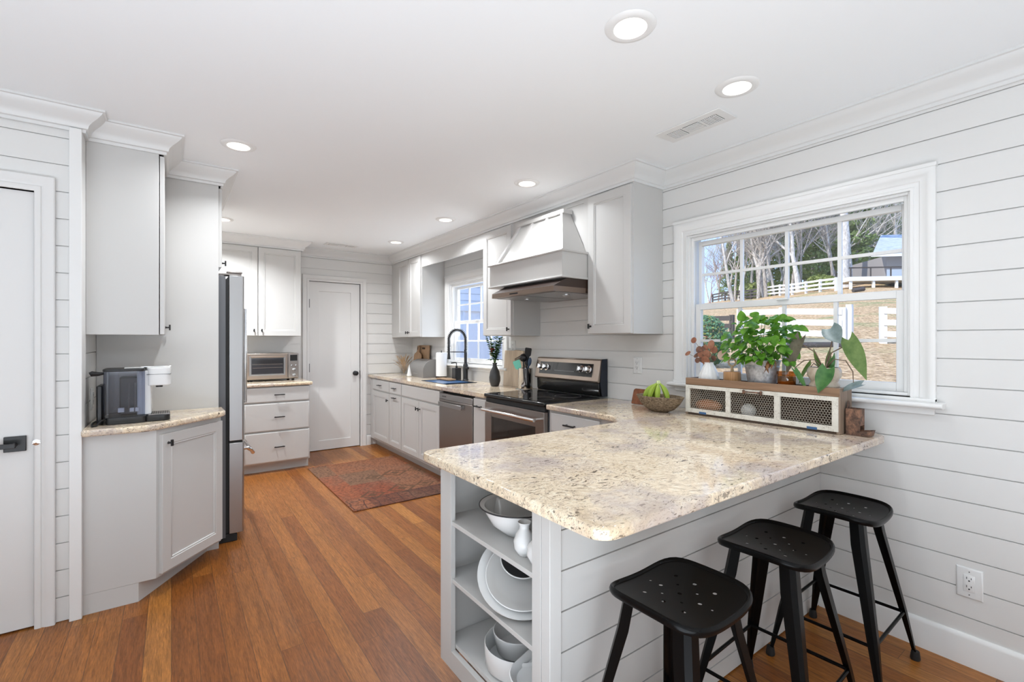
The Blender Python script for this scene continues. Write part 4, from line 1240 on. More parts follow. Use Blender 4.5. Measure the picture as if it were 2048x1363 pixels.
def wire(y0, y1, z0, z1):
    s_ = .0075; mb = MB(); xw = fx + .009; r3 = math.sqrt(3)
    def seg(p, q):
        # clip to the frame
        if not (y0 - .002 < p[0] < y1 + .002 and z0 - .002 < p[1] < z1 + .002 and y0 - .002 < q[0] < y1 + .002 and z0 - .002 < q[1] < z1 + .002): return
        mb.tube([(xw, p[0], p[1]), (xw, q[0], q[1])], .00062, 4, cap=False)
    nx = int((y1 - y0) / (r3 * s_)) + 2; nz = int((z1 - z0) / (1.5 * s_)) + 2
    for j in range(-1, nz):
        for i in range(-1, nx):
            cy = y0 + (i + .5 * (j % 2)) * r3 * s_; cz = z0 + j * 1.5 * s_
            P = [(cy + s_ * math.sin(rad(60 * k)), cz + s_ * math.cos(rad(60 * k))) for k in range(6)]
            for k in (0, 1, 2): seg(P[k], P[(k + 1) % 6])
    mb.build('chicken_wire', 'creampetal_wire', parent=ff)
mat('creampetal_wire', (0.72, 0.66, 0.55), 0.5, 0.2)
for (a, b) in ((CY0 + .032, 1.131), (1.160, 1.392), (1.418, CY1 - .030)): wire(a, b, fz0 + .024, fz1 - .020)
mb = MB().tube([(fx - .008, 1.225, 1.075), (fx - .010, 1.245, 1.076), (fx - .010, 1.29, 1.076), (fx - .008, 1.31, 1.075)], [.006, .0035, .0035, .006], 10)
for yq in (1.222, 1.313):
    mb.sphere(.007, T(fx - .006, yq, 1.0795), 12, 8).sphere(.007, T(fx - .006, yq, 1.0705), 12, 8)
mb.build('pull_handle', 'rust', parent=cr_)
for yq in (1.555, .985): MB().box(fx - .0015, fx + .0, yq - .022, yq + .022, .925, .937).build('hinge', 'sky_metal_blue', parent=cr_)
# contents
def spiky(name, label, loc, scale, m, n, spike, seed):
    r2 = random.Random(seed); mb = MB().sphere(1.0, T(0, 0, 0), 20, 12)
    for k in range(n):
        z = 1 - 2 * (k + .5) / n; a = k * 2.39996; r_ = math.sqrt(max(0, 1 - z * z))
        d = Vector((r_ * math.cos(a), r_ * math.sin(a), z))
        mb.tube([tuple(d * .95), tuple(d * (1 + spike))], [.07, .01], 5)
    mb.v = [(x * scale[0], y * scale[1], z * scale[2]) for x, y, z in mb.v]
    o = mb.build(name, m); o.location = loc
    return o
o = spiky('spiky_seed_pod', '', (2.548, 1.565, .9675), (.032, .078, .034), 'copper', 150, .16, 3)
tag(o, 'rust-coloured spiky oval pod behind the left chicken-wire window', 'ornament')
o = spiky('feather_ball', '', (2.548, 1.328, .9665), (.030, .034, .032), 'grey_ceramic', 260, .22, 4)
tag(o, 'fuzzy pale round ball behind the middle chicken-wire window', 'ornament')
TZ = 1.1045
# ribbed white vase with eucalyptus
ev = thing('ribbed_vase', 'white ribbed ceramic vase at the left end of the crate holding rust leaves', 'vase', (2.560, 1.568, TZ))
def rib(a, z): return 1 + .07 * abs(math.sin(a * 6.0)) * (1.0 - .55 * z / .11)
MB().lathe([(.0001, .002), (.047, .0), (.056, .022), (.050, .050), (.036, .085), (.024, .108), (.026, .116), (.020, .116), (.018, .100), (.0001, .09)], 84, None, wob=rib).build('body', 'white_ceramic', parent=ev, sharp=60)
def leaf_round(mb, c, n, r, asp=1.0, roll=0.0):
    n = Vector(n).normalized(); u = n.orthogonal().normalized(); v = n.cross(u)
    u2 = u * math.cos(roll) + v * math.sin(roll); v2 = n.cross(u2); c = Vector(c)
    k = 10
    pts = [tuple(c + n * r * .12)] + [tuple(c + u2 * r * math.cos(2 * PI * i / k) + v2 * r * asp * math.sin(2 * PI * i / k)) for i in range(k)]
    mb.add(pts, [(0, 1 + i, 1 + (i + 1) % k) for i in range(k)])
eu = thing('eucalyptus_stems', 'dried rust and pink round-leafed stems standing in the ribbed vase', 'dried leaves', (2.560, 1.568, TZ + .08))
mb = MB()
EL = [((0, .100, .165), .020, 0), ((0, .140, .085), .020, 0), ((-.01, -.018, .140), .028, 0), ((0, .050, .085), .026, 0), ((-.01, .005, .085), .026, 0), ((-.02, .010, .045), .030, 0),
      ((0, .065, .110), .022, 1), ((.01, .085, .075), .022, 1), ((0, .040, .115), .018, 1), ((0, .075, .045), .018, 1), ((0, -.080, .080), .030, 2), ((0, .020, .120), .020, 0), ((0, -.030, .110), .022, 0), ((.01, .05, .05), .022, 1), ((.0, -.03, .06), .018, 1)]
for c, r_, k in EL:
    mb.tube([(0, 0, 0), (c[0] * .3, c[1] * .35, c[2] * .55), c], [.0018, .0014, .001], 6)
mb.build('stems', 'stembrown', parent=eu)
for kind, mt in ((0, 'eucalyptus'), (1, 'euc_dark'), (2, 'euc_pale')):
    mb = MB(); rr = random.Random(5)
    for c, r_, k in EL:
        if k == kind: leaf_round(mb, c, (-.9, rr.uniform(-.5, .3), rr.uniform(-.3, .5)), r_, rr.uniform(.7, 1.0), rr.uniform(0, 3))
    mb.build('leaves', mt, parent=eu)
# salt cellar
sc_ = thing('wooden_canister', 'small round wooden canister beside the ribbed vase', 'canister', (2.560, 1.427, TZ))
MB().lathe([(.0001, 0), (.044, 0), (.046, .003), (.046, .066), (.042, .070), (.0001, .070)], 36).build('body', 'wood_salt', parent=sc_)
o = MB().tube([(0, 0, .0), (0, 0, .030)], [.009, .006], 10).torus(.021, .0050, T(0, 0, .050) @ RY(PI / 2), 28, 8).build('ring_handle', 'wood_ring', parent=sc_)
o.location = (0, 0, .0705)
# basil in a bucket
bp = thing('galvanised_bucket', 'dented galvanised bucket holding basil in the middle of the crate', 'bucket', (2.560, 1.262, TZ))
MB().lathe([(.0001, .004), (.070, .003), (.073, .0), (.080, .030), (.094, .100), (.096, .103), (.096, .108), (.094, .110), (.101, .134), (.104, .136), (.103, .139), (.099, .138), (.090, .105), (.070, .012), (.0001, .010)], 44).build('body', 'galvanised', parent=bp, sharp=50)
bp.scale = (.70, .92, 1.0)
MB().lathe([(.0001, .112), (.088, .110)], 30).build('soil', 'soil', parent=bp)
def leaf_ovate(mb, base, d, up, L, Wd, curl=.25, nseg=5, fold=.25):
    d = Vector(d).normalized(); up = Vector(up)
    s_ = d.cross(up)
    if s_.length < 1e-3: s_ = d.orthogonal()
    s_.normalize(); n = s_.cross(d).normalized(); b = Vector(base)
    v = []; f = []
    for i in range(nseg + 1):
        t_ = i / nseg
        c = b + d * L * t_ + n * (-curl * L * t_ * t_)
        w = Wd * math.sin(PI * min(1, t_ ** .8)) ** .75 * .5 if 0 < i < nseg else .0008
        v += [tuple(c - s_ * w + n * w * fold * 1.2), tuple(c), tuple(c + s_ * w + n * w * fold * 1.2)]
    for i in range(nseg):
        a = i * 3; f += [(a, a + 1, a + 4, a + 3), (a + 1, a + 2, a + 5, a + 4)]
    mb.add(v, f)
bs = thing('basil_plant', 'bushy bright green basil plant growing in the galvanised bucket', 'plant', (2.560, 1.262, TZ + .128))
r2 = random.Random(11); lf = MB(); stm = MB()
def blob():
    while True:
        y = r2.uniform(-.17, .17); x = r2.uniform(-.085, .075); z = r2.uniform(.0, .245)
        top = .27 - .9 * max(0, abs(y + .0) - .06) - .25 * abs(x)
        if z < top and (abs(y) < .10 + .35 * z or z < .11): return Vector((x, y, z))
for k in range(34):
    p = blob(); b0 = Vector((r2.uniform(-.04, .04), r2.uniform(-.06, .06), 0))
    stm.tube([tuple(b0), tuple(b0.lerp(p, .5) + Vector((0, 0, .02))), tuple(p)], [.0025, .002, .0012], 5)
for k in range(230):
    p = blob(); out = Vector((p.x * 1.2 - .03, p.y, (p.z - .12) * .5)).normalized()
    d = (out + Vector((r2.uniform(-.6, .6), r2.uniform(-.6, .6), r2.uniform(-.9, .3)))).normalized()
    L_ = r2.uniform(.034, .062) * (1.0 if p.z > .08 else .75)
    leaf_ovate(lf, p, d, (-.5 + r2.uniform(-.3, .3), r2.uniform(-.3, .3), .8), L_, L_ * .9, r2.uniform(.15, .45))
for k in range(26):   # drooping side sprigs
    a = r2.uniform(0, 2 * PI); p = Vector((.07 * math.cos(a) - .01, .105 * math.sin(a), r2.uniform(.0, .06)))
    leaf_ovate(lf, p, (math.cos(a), math.sin(a), .1), (0, 0, 1), .05, .038, .5)
lf.build('leaves', 'basil', parent=bs); stm.build('stems', 'stemgreen', parent=bs)
mb = MB()
for k in range(12):
    leaf_ovate(mb, (-.055 + r2.uniform(-.01, .01), -.055 + r2.uniform(-.03, .03), r2.uniform(-.02, .02)), (r2.uniform(-1, .2), r2.uniform(-.6, .6), r2.uniform(-1, 0)), (0, 0, 1), .035, .018, .8)
mb.build('dry_leaves', 'basil_dry', parent=bs)
# amber candle
ac = thing('candle_jar', 'amber glass candle jar between the bucket and the pale planter', 'candle', (2.555, 1.135, TZ))
MB().lathe([(.0001, 0), (.038, 0), (.041, .004), (.041, .066), (.039, .068), (.043, .070), (.043, .084), (.040, .085)], 32).build('glass', 'amber', parent=ac)
MB().cyl(.0385, .004, .034, 28).build('wax', 'wax', parent=ac)
MB().tube([(0, 0, .034), (.002, 0, .046)], .0012, 6).build('wick', 'dark', parent=ac)
# two-bulge planter with alocasia
pp = thing('bubble_planter', 'taupe two-tiered round planter at the right end of the crate', 'planter', (2.555, .963, TZ))
MB().lathe([(.0001, 0), (.050, 0), (.062, .012), (.064, .028), (.056, .044), (.060, .056), (.072, .076), (.071, .098), (.064, .114), (.060, .113), (.066, .096), (.060, .07), (.0001, .06)], 44).build('body', 'planter', parent=pp, sharp=50)
MB().lathe([(.0001, .100), (.064, .100)], 28).build('soil', 'soil', parent=pp)
al = thing('arrow_leaf_plant', 'drooping arrow-leafed houseplant growing in the taupe planter', 'plant', (2.555, .963, TZ + .10))
def heart(mb, base, tip, width, nrm, sag=.12, lobes=.18):
    base = Vector(base); tip = Vector(tip); d = tip - base; L_ = d.length; d.normalize(); n = Vector(nrm).normalized(); s_ = d.cross(n).normalized(); n = s_.cross(d)
    K = 9; v = []; f = []
    for i in range(K + 1):
        t_ = i / K
        wv = width * .5 * (math.sin(PI * min(1, (t_ * .86 + .14) ** .72))) if i < K else .0008
        c = base + d * L_ * t_ - n * sag * L_ * (t_ - .5) ** 2
        back = -d * L_ * lobes * (1 - t_) ** 4
        v += [tuple(c - s_ * wv + back + n * wv * .18), tuple(c - s_ * wv * .5 + back * .4 + n * wv * .02), tuple(c), tuple(c + s_ * wv * .5 + back * .4 + n * wv * .02), tuple(c + s_ * wv + back + n * wv * .18)]
    for i in range(K):
        for j in range(4):
            a = i * 5 + j; f.append((a, a + 1, a + 6, a + 5))
    mb.add(v, f)
# local frame: x into the window, y to the left of the photo, z up
ALV = [((-.015, -.018, .150), (-.02, -.055, .045), .0, 0)]
def aloc(path, base, tip, width, nrm, mt, sag=.12):
    MB().tube(path, [.0028] * (len(path) - 1) + [.0018], 6).build('stem', 'stembrown', parent=al)
    m3 = MB(); heart(m3, base, tip, width, nrm, sag); m3.build('leaf', mt, parent=al)
aloc([(0, 0, 0), (-.01, .035, .085), (-.01, .085, .118), (-.01, .115, .120)], (-.01, .108, .150), (-.015, .172, -.035), .066, (-.95, .20, .15), 'alocasia_brown')
aloc([(0, 0, 0), (-.005, -.025, .09), (-.005, -.035, .14), (-.01, -.030, .185)], (-.01, -.028, .200), (-.04, -.082, .130), .085, (-.8, .15, .6), 'alocasia_grey')
aloc([(0, 0, 0), (-.01, -.035, .085), (-.01, -.080, .112), (-.01, -.115, .108)], (-.01, -.105, .145), (-.02, -.178, -.035), .075, (-.85, -.35, .2), 'alocasia_light')
aloc([(0, 0, 0), (-.03, -.025, .04), (-.055, -.030, .03), (-.070, -.032, .015)], (-.075, -.040, .010), (-.085, -.005, -.105), .072, (-.9, -.2, .2), 'alocasia')
aloc([(0, 0, 0), (-.03, .030, .050), (-.05, .07, .045), (-.06, .11, .005)], (-.055, .108, .000), (-.07, .045, -.100), .030, (-.5, -.5, .7), 'alocasia')
aloc([(0, 0, 0), (-.02, -.05, .055), (-.03, -.10, .050), (-.03, -.128, .0), (-.03, -.13, -.05)], (-.03, -.158, -.052), (-.045, -.072, -.098), .052, (-.5, 0, .85), 'alocasia_grey', .2)
aloc([(0, 0, 0), (-.0, .02, .03)], (0, .020, .02), (-.01, .045, .105), .026, (-.8, .3, 0), 'alocasia_light')
aloc([(0, 0, 0), (.0, -.015, .03)], (0, -.015, .02), (.0, -.024, .105), .026, (-.8, -.4, 0), 'alocasia_light')
aloc([(0, 0, 0), (.01, -.03, .03)], (0, -.030, .01), (.0, -.044, .085), .022, (-.8, -.4, 0), 'alocasia')
aloc([(0, .0, 0), (.01, .05, .03), (0, .07, .0)], (0, .062, .03), (-.03, .105, -.075), .060, (-.5, .6, .3), 'alocasia_light')
# match holder
mh = thing('match_holder', 'rusty tin match holder with an open tray, standing right of the crate', 'match holder', (0, 0, 0))
mb = MB(); x0, x1, y0, y1 = 2.520, 2.575, .806, .862; b = .915
mb.box(x0, x0 + .003, y0, y1, b, 1.035).box(x1 - .003, x1, y0, y1, b, 1.035).box(x0 + .003, x1 - .003, y0, y0 + .003, b + .045, 1.035).box(x0 + .003, x1 - .003, y1 - .003, y1, b, 1.035)
mb.box(x0 + .003, x1 - .003, y0, y1 - .003, b, b + .003)
mb.build('body', 'rust', parent=mh)
MB().add([(x0, y0, b), (x0, y0 - .035, b + .002), (x0, y0 - .042, b + .028), (x0, y0, b + .022), (x1, y0, b), (x1, y0 - .035, b + .002), (x1, y0 - .042, b + .028), (x1, y0, b + .022)],
         [(0, 1, 2, 3), (4, 7, 6, 5), (0, 4, 5, 1), (1, 5, 6, 2)]).build('tray', 'rust', parent=mh)
MB().prism([(-.014, 0), (.014, 0), (.014, .018), (.008, .030), (0, .034), (-.008, .030), (-.014, .018)], 0, .003, T((x0 + x1) / 2, y1 - .0005, 1.035) @ RX(PI / 2) @ RY(0)).build('hanging_tab', 'rust', parent=mh)
# dough bowl with bananas, and board behind
db = thing('dough_bowl', 'rough carved wooden dough bowl holding green bananas', 'bowl', (2.425, 1.812, .915))
o = MB().lathe([(.0001, 0), (.055, 0), (.095, .018), (.130, .050), (.158, .094), (.150, .096), (.120, .056), (.088, .028), (.0001, .014)], 44).build('body', 'dough_bowl', parent=db, sharp=60); o.scale = (.66, 1.0, 1)
bn = thing('banana_bunch', 'bunch of small green bananas in the dough bowl', 'bananas', (2.425, 1.825, .965))
tops = Vector((0, -.005, .125))
for k, (ex_, ey, tw) in enumerate([(-.05, .065, 0), (-.055, .025, 0), (-.045, -.03, 0), (.0, -.072, 0), (.02, .05, 0)]):
    end = Vector((ex_, ey, .005))
    mid = (tops + end) / 2 + Vector((ex_ * .5, ey * .45, .02))
    pts = []; rr = []
    for i in range(9):
        t_ = i / 8; p = (1 - t_) ** 2 * tops + 2 * t_ * (1 - t_) * mid + t_ ** 2 * end; pts.append(tuple(p))
        rr.append([.005, .006, .011, .015, .017, .017, .015, .010, .004][i])
    bo = MB().tube(pts, rr, 7).build('banana', 'banana', parent=bn, sharp=20)
MB().tube([tuple(tops - Vector((0, 0, .008))), tuple(tops + Vector((0, .004, .012)))], [.014, .011], 8).build('crown', 'bananatip', parent=bn)
o = MB().prism(roundpoly([(0, 0), (.20, 0), (.185, .105), (.015, .105)], [.01, .01, .02, .02]), 0, .022, T(2.565, 2.135, .9165) @ RZ(-PI / 2) @ RX(PI / 2 - .12)).build('wood_block', 'wood_red', bevel=.004)
tag(o, 'glossy reddish wooden board standing behind the dough bowl', 'board')

# ================================================================== COUNTER BY THE SINK
ut = thing('utensil_crock', 'polished steel utensil crock beside the stove', 'crock', (2.555, 3.335, .9145))
MB().lathe([(.0001, 0), (.062, 0), (.064, .003), (.064, .186), (.066, .190), (.062, .190), (.060, .186), (.060, .01), (.0001, .008)], 40).build('body', 'crock', parent=ut, sharp=50)
def utensil(name, label, base, top, head, m, hm='black'):
    r_ = thing(name, label, 'utensil', (2.555, 3.335, .9145), 0)
    MB().tube([base, top], [.005, .006], 8).build('handle', hm, parent=r_)
    b = Vector(top); d = (Vector(top) - Vector(base)).normalized()
    Mx = T(*b) @ d.to_track_quat('Z', 'Y').to_matrix().to_4x4()
    mb = MB()
    if head == 'ladle':
        mb.lathe([(.0001, -.030), (.020, -.026), (.034, -.012), (.038, .006), (.035, .006), (.030, -.010), (.0001, -.024)], 20, Mx @ T(-.01, 0, .030) @ RY(-PI / 2.2))
    elif head == 'fork':
        for k in range(6):
            a = (k - 2.5) * .010; mb.tube([(0, a * .4, 0), (0, a, .03), (-.012, a * 1.4, .055), (-.026, a * 1.5, .062)], .0028, 6, Mx)
    elif head == 'spat':
        mb.loft([[(-.003, y * w_, z), (.003, y * w_, z), (.003, -y * w_, z), (-.003, -y * w_, z)] for y, w_, z in ((.010, 1, 0), (.030, 1, .02), (.034, 1, .075), (.028, 1, .085))], True, True, Mx)
    elif head == 'spoon':
        mb.sphere(1, Mx @ T(0, 0, .035) @ Matrix.Diagonal((.008, .026, .040, 1)), 16, 10)
    mb.build('head', m, parent=r_)
utensil('ladle', 'black ladle standing tall in the steel crock', (0, .00, .012), (-.01, .015, .250), 'ladle', 'black')
utensil('pasta_fork', 'black pasta fork leaning left in the steel crock', (0, -.02, .012), (-.02, .075, .230), 'fork', 'black')
utensil('turner', 'blue-black slotted turner leaning right in the steel crock', (0, .02, .012), (0, -.050, .215), 'spoon', 'navy', 'navy')
utensil('spatula', 'mint green spatula hanging low out of the steel crock', (0, .0, .012), (-.035, .046, .175), 'spat', 'mint', 'wood_ring')
utensil('spatula', 'slim black spatula standing tallest in the steel crock', (0, .01, .012), (.01, -.020, .285), 'spat', 'black')
utensil('serving_spoon', 'black serving spoon behind the mint spatula', (0, .01, .012), (.02, .00, .215), 'spoon', 'black')
o = MB().lathe([(.0001, 0), (.030, 0), (.044, .012), (.042, .014), (.028, .005), (.0001, .004)], 28).build('spoon_rest', 'chrome', sharp=50)
o.scale = (.7, 1.2, 1); o.location = (2.45, 3.285, .9145); tag(o, 'small shiny metal spoon rest between the crock and the stove', 'spoon rest')
# pale boards leaning on the wall
o = MB().box(-.150, .150, 0, .018, 0, .34).build('cutting_board', 'wood_pale', bevel=.003); o.location = (2.628, 3.640, .9145); o.rotation_euler = (-.06, 0, -PI / 2)
tag(o, 'large pale wooden board leaning on the wall behind the crock', 'cutting board')
o = MB().prism(roundpoly([(-.11, 0), (.11, 0), (.11, .30), (.05, .345), (-.05, .345), (-.11, .30)], [0, 0, .03, .03, .03, .03]), 0, .014, RX(PI / 2)).build('cutting_board', 'wood_pale', bevel=.003); o.location = (2.6725, 3.60, .9145 ); o.rotation_euler = (0, 0, -PI / 2)
tag(o, 'second pale board behind the large one, its top just showing', 'cutting board')
# dark vase and bouquet
lathe_obj('bottle_vase', [(.0001, 0), (.032, 0), (.040, .006), (.053, .050), (.054, .085), (.044, .140), (.022, .185), (.018, .205), (.024, .222), (.020, .222), (.014, .204), (.0001, .19)], 'vaseblack',
          'matte charcoal bottle vase on the counter right of the sink', 'vase', (2.50, 3.742, .9145))
bq = thing('flower_stems', 'dark leafy stems with a red flower standing in the charcoal vase', 'flowers', (2.50, 3.742, 1.125))
r2 = random.Random(21); lf = MB(); stm = MB()
for k in range(13):
    a = r2.uniform(0, 2 * PI); sp_ = r2.uniform(.03, .10); hgt = r2.uniform(.17, .29)
    tip = Vector((sp_ * math.cos(a) * .8, sp_ * math.sin(a), hgt)); stm.tube([(0, 0, -.02), tuple(tip * .5 + Vector((0, 0, .02))), tuple(tip)], [.0025, .002, .001], 5)
    for q in range(11):
        t_ = .25 + .75 * q / 10; c = Vector((0, 0, 0)).lerp(tip, t_); s_ = 1 if q % 2 else -1
        leaf_ovate(lf, c, (math.cos(a + s_ * 1.1), math.sin(a + s_ * 1.1), .55), (0, 0, 1), r2.uniform(.040, .065), .026, .15)
for k in range(7):
    a = k * .9; leaf_ovate(lf, (0, 0, .04), (math.cos(a), math.sin(a), .25), (0, 0, 1), .085, .040, .3)
lf.build('leaves', 'bouquet', parent=bq); stm.build('stems', 'stemgreen', parent=bq)
MB().sphere(.020, T(-.02, .004, .135), 12, 8).sphere(.013, T(-.035, -.004, .145), 10, 6).build('red_flower', 'redpetal', parent=bq)
MB().sphere(.018, T(-.015, .038, .10), 12, 8).sphere(.014, T(-.02, .022, .085), 10, 6).build('pale_bud', 'creampetal', parent=bq)
# faucet
fc = thing('faucet', 'black spring-neck kitchen faucet behind the sink', 'faucet', (2.605, 4.475, .9145))
MB().lathe([(.0001, 0), (.032, 0), (.030, .012), (.026, .016), (.026, .170), (.020, .180), (.016, .19), (.016, .34), (.0001, .342)], 24).build('body', 'black', parent=fc)
# arch towards the sink and slightly to the far side
ax = Vector((-.62, .78, 0)).normalized()
R_ = .098; arch = []
for k in range(0, 25):
    a = PI * k / 24; arch.append(tuple(ax * (R_ - R_ * math.cos(a)) + Vector((0, 0, .455 + .098 * math.sin(a)))))
pth = [(0, 0, .33), (0, 0, .40)] + arch + [tuple(ax * 2 * R_ + Vector((0, 0, .36)))]
MB().tube(pth, .009, 10).build('hose', 'black', parent=fc)
hel = []
tot = []
P_ = [Vector(p) for p in pth]; ln = [0]
for i in range(1, len(P_)): ln.append(ln[-1] + (P_[i] - P_[i - 1]).length)
def along(s_):
    for i in range(1, len(P_)):
        if s_ <= ln[i]:
            t_ = (s_ - ln[i - 1]) / (ln[i] - ln[i - 1]); return P_[i - 1].lerp(P_[i], t_), (P_[i] - P_[i - 1]).normalized()
    return P_[-1], (P_[-1] - P_[-2]).normalized()
turns = 34
for k in range(turns * 8 + 1):
    p, d = along(ln[-1] * k / (turns * 8) * .999); side = ax.cross(Vector((0, 0, 1))); nn = d.cross(side).normalized(); a = 2 * PI * k / 8
    hel.append(tuple(p + (side * math.cos(a) + nn * math.sin(a)) * .018))
MB().tube(hel, .0036, 5).build('spring', 'black', parent=fc)
e_ = ax * 2 * R_
MB().lathe([(.0001, .23), (.020, .23), (.017, .25), (.013, .30), (.016, .34), (.012, .37), (.0001, .371)], 20, T(e_.x, e_.y, 0)).build('spray_head', 'black', parent=fc)
mb = MB().tube([(0, 0, .31), tuple(e_ * .86 + Vector((0, 0, .31)))], .005, 8).torus(.021, .004, T(e_.x, e_.y, .31), 20, 8)
mb.build('docking_arm', 'black', parent=fc)
MB().tube([(0, 0, .135), (-.005, -.05, .135), (-.012, -.075, .137)], [.016, .018, .012], 14).build('lever_handle', 'black', parent=fc)
# soap dispenser
sd_ = thing('soap_dispenser', 'square dark soap dispenser with a pump next to the faucet', 'soap dispenser', (2.585, 4.640, .9145))
MB().box(-.038, .038, -.038, .038, 0, .130).build('bottle', 'vaseblack', parent=sd_, bevel=.002)
MB().cyl(.012, .130, .150, 14).cyl(.005, .150, .185, 10).tube([(0, 0, .185), (-.012, .012, .188), (-.045, .045, .182)], .006, 8).build('pump', 'black', parent=sd_)
# paper towel
pt = thing('paper_towel_stand', 'white paper towel roll on a wire stand left of the sink window', 'paper towels', (2.575, 4.985, .9145))
MB().lathe([(.020, .018), (.062, .018), (.064, .020), (.064, .292), (.062, .294), (.020, .294), (.020, .018)], 36).build('roll', 'paper', parent=pt)
mb = MB().torus(.066, .003, T(0, 0, .004), 32, 8).cyl(.005, .0, .318, 10)
for k in range(4): mb.tube([(0, 0, .004), (.064 * math.cos(k * PI / 2), .064 * math.sin(k * PI / 2), .004)], .0028, 6)
mb.build('stand', 'black', parent=pt)
# bread box
bb = thing('bread_box', 'pale grey roll-front bread box in the back right corner', 'bread box', (2.505, 5.275, .9145), -PI / 2)
prof = [(0.0, 0), (.24, 0), (.24, .205), (.13, .205)] + [(.13 - .13 * math.sin(a), .075 + .13 * math.cos(a)) for a in [PI / 2 * k / 8 for k in range(1, 9)]]
bodyp = [[(xx, y - .12, z) for y, z in prof] for xx in (-.195, .195)]
MB().loft(bodyp).build('body', 'breadbox', parent=bb, bevel=.002)
for a_, b_ in ((-.199, -.186), (.186, .199)):
    MB().loft([[(xx, (y - .12) - .004, z + .003) for (y, z) in prof] for xx in (a_, b_)]).build('end_panel', 'breadbox', parent=bb, bevel=.002)
MB().tube([(-.045, -.121, .045), (-.04, -.138, .045), (.04, -.138, .045), (.045, -.121, .045)], .004, 8).build('handle', 'steel', parent=bb)
# glass cone ornament
o = MB().add([(0, 0, .155)] + [(.030 * math.cos(2 * PI * k / 7), .030 * math.sin(2 * PI * k / 7), .012) for k in range(7)] + [(.020 * math.cos(2 * PI * k / 7), .020 * math.sin(2 * PI * k / 7), 0) for k in range(7)],
             [(0, 1 + k, 1 + (k + 1) % 7) for k in range(7)] + [(1 + k, 8 + k, 8 + (k + 1) % 7, 1 + (k + 1) % 7) for k in range(7)] + [tuple(8 + k for k in range(7))]).build('cone_ornament', 'white_ceramic', smooth=False)
o.location = (2.335, 5.36, .9145); tag(o, 'small pale faceted cone ornament in front of the bread box', 'ornament')
# small glass vase of dried grass
gv = thing('glass_vase', 'small clear glass vase at the far left end of the sink counter', 'vase', (2.42, 5.72, .9145))
MB().lathe([(.0001, .004), (.036, .004), (.046, .030), (.040, .070), (.028, .098), (.030, .108)], 28).build('body', 'clearglass', parent=gv)
dg = thing('dried_grass', 'spray of tan dried grass standing in the small glass vase', 'dried grass', (2.42, 5.72, .93))
mb = MB(); r2 = random.Random(8)
for k in range(46):
    a = r2.uniform(0, 2 * PI); s_ = r2.uniform(.04, .17); h_ = r2.uniform(.12, .25); tip = Vector((s_ * math.cos(a) * .8, s_ * math.sin(a), h_))
    mb.tube([(0, 0, 0), tuple(tip * .55 + Vector((0, 0, .03))), tuple(tip)], [.001, .0016, .0008], 4)
    leaf_ovate(mb, tuple(tip * .62 + Vector((0, 0, .02))), tuple(tip), (0, 0, 1), .09, .012, .35)
mb.build('blades', 'dry', parent=dg)
# wooden boards in the corner
def board(name, label, w, h, t_, loc, rz, lean, hole=True, m='wood_board', neck=False):
    if neck: poly = roundpoly([(-w / 2, 0), (w / 2, 0), (w / 2, h * .70), (.028, h * .78), (.028, h), (-.028, h), (-.028, h * .78), (-w / 2, h * .70)], [.02, .02, .04, .02, .02, .02, .02, .04])
    else: poly = roundpoly([(-w / 2, 0), (w / 2, 0), (w / 2, h), (-w / 2, h)], [.02] * 4)
    r_ = thing(name, label, 'cutting board', loc, rz)
    o = MB().prism(poly, 0, t_, RX(PI / 2 - lean)).build('board', m, parent=r_, bevel=.003)
    if hole: MB().prism(roundpoly([(-.045, h * .86), (.045, h * .86), (.045, h * .92), (-.045, h * .92)], [.012] * 4) if not neck else roundpoly([(-.010, h * .85), (.010, h * .85), (.010, h * .96), (-.010, h * .96)], [.008] * 4), t_ + .0004, t_ + .0012, RX(PI / 2 - lean)).build('grip_slot', 'soil', parent=r_)
    return r_
board('cutting_board', 'large square wooden board with a slot grip leaning on the wall behind the bread box', .30, .375, .018, (2.640, 5.60, .9155), -PI / 2, .05)
board('paddle_board', 'wooden paddle board leaning on the square board with its handle up', .22, .37, .016, (2.590, 5.70, .9155), -PI / 2, .09, neck=True)
board('round_board', 'small rounded wooden board in front of the paddle board', .20, .20, .016, (2.556, 5.56, 1.0), -PI / 2, .09, hole=False).location.z = .9155

# ================================================================== TOASTER OVEN
to = thing('toaster_oven', 'stainless countertop toaster oven on the granite beside the back door', 'toaster oven', (.64, 5.60, .9145))
w = .50
MB().box(0, w, .012, .36, .018, .300).build('body', 'steeldark', parent=to, bevel=.012, seg=3)
MB().box(.0, .385, .0, .0115, .028, .296).build('front_frame', 'brownsteel', parent=to, bevel=.004)
td = MB().rings(.345, .205, [(0, .01), (0, .002), (.002, 0), (.016, 0), (.018, .004)], T(.018, -.012, .062)).build('oven_door', 'steel', parent=to)
MB().box(.038, .343, -.0125, -.0082, .082, .247).build('window', 'toasterglass', parent=td)
mb = MB()
for zz in (.145, .182): mb.box(.045, .335, -.0136, -.0127, zz, zz + .003)
mb.build('rack', 'brownsteel', parent=td)
MB().tube([(.03, -.035, .262), (.35, -.035, .262)], .008, 12).tube([(.05, -.012, .262), (.05, -.035, .262)], .006, 8).tube([(.33, -.012, .262), (.33, -.035, .262)], .006, 8).build('door_handle', 'brownsteel', parent=td)
cp = MB().box(.392, w - .002, -.012, .0115, .028, .298).build('control_panel', 'steeldark', parent=to, bevel=.006, seg=3)
MB().box(.410, .482, -.0135, -.0121, .215, .280).build('display', 'glassblack', parent=cp)
for zz, r_ in ((.058, .020), (.118, .020)): MB().lathe([(.0001, 0), (r_, 0), (r_ * .9, .018), (.0001, .019)], 24, T(.446, -.0122, zz) @ RX(PI / 2)).build('dial', 'chrome', parent=cp)
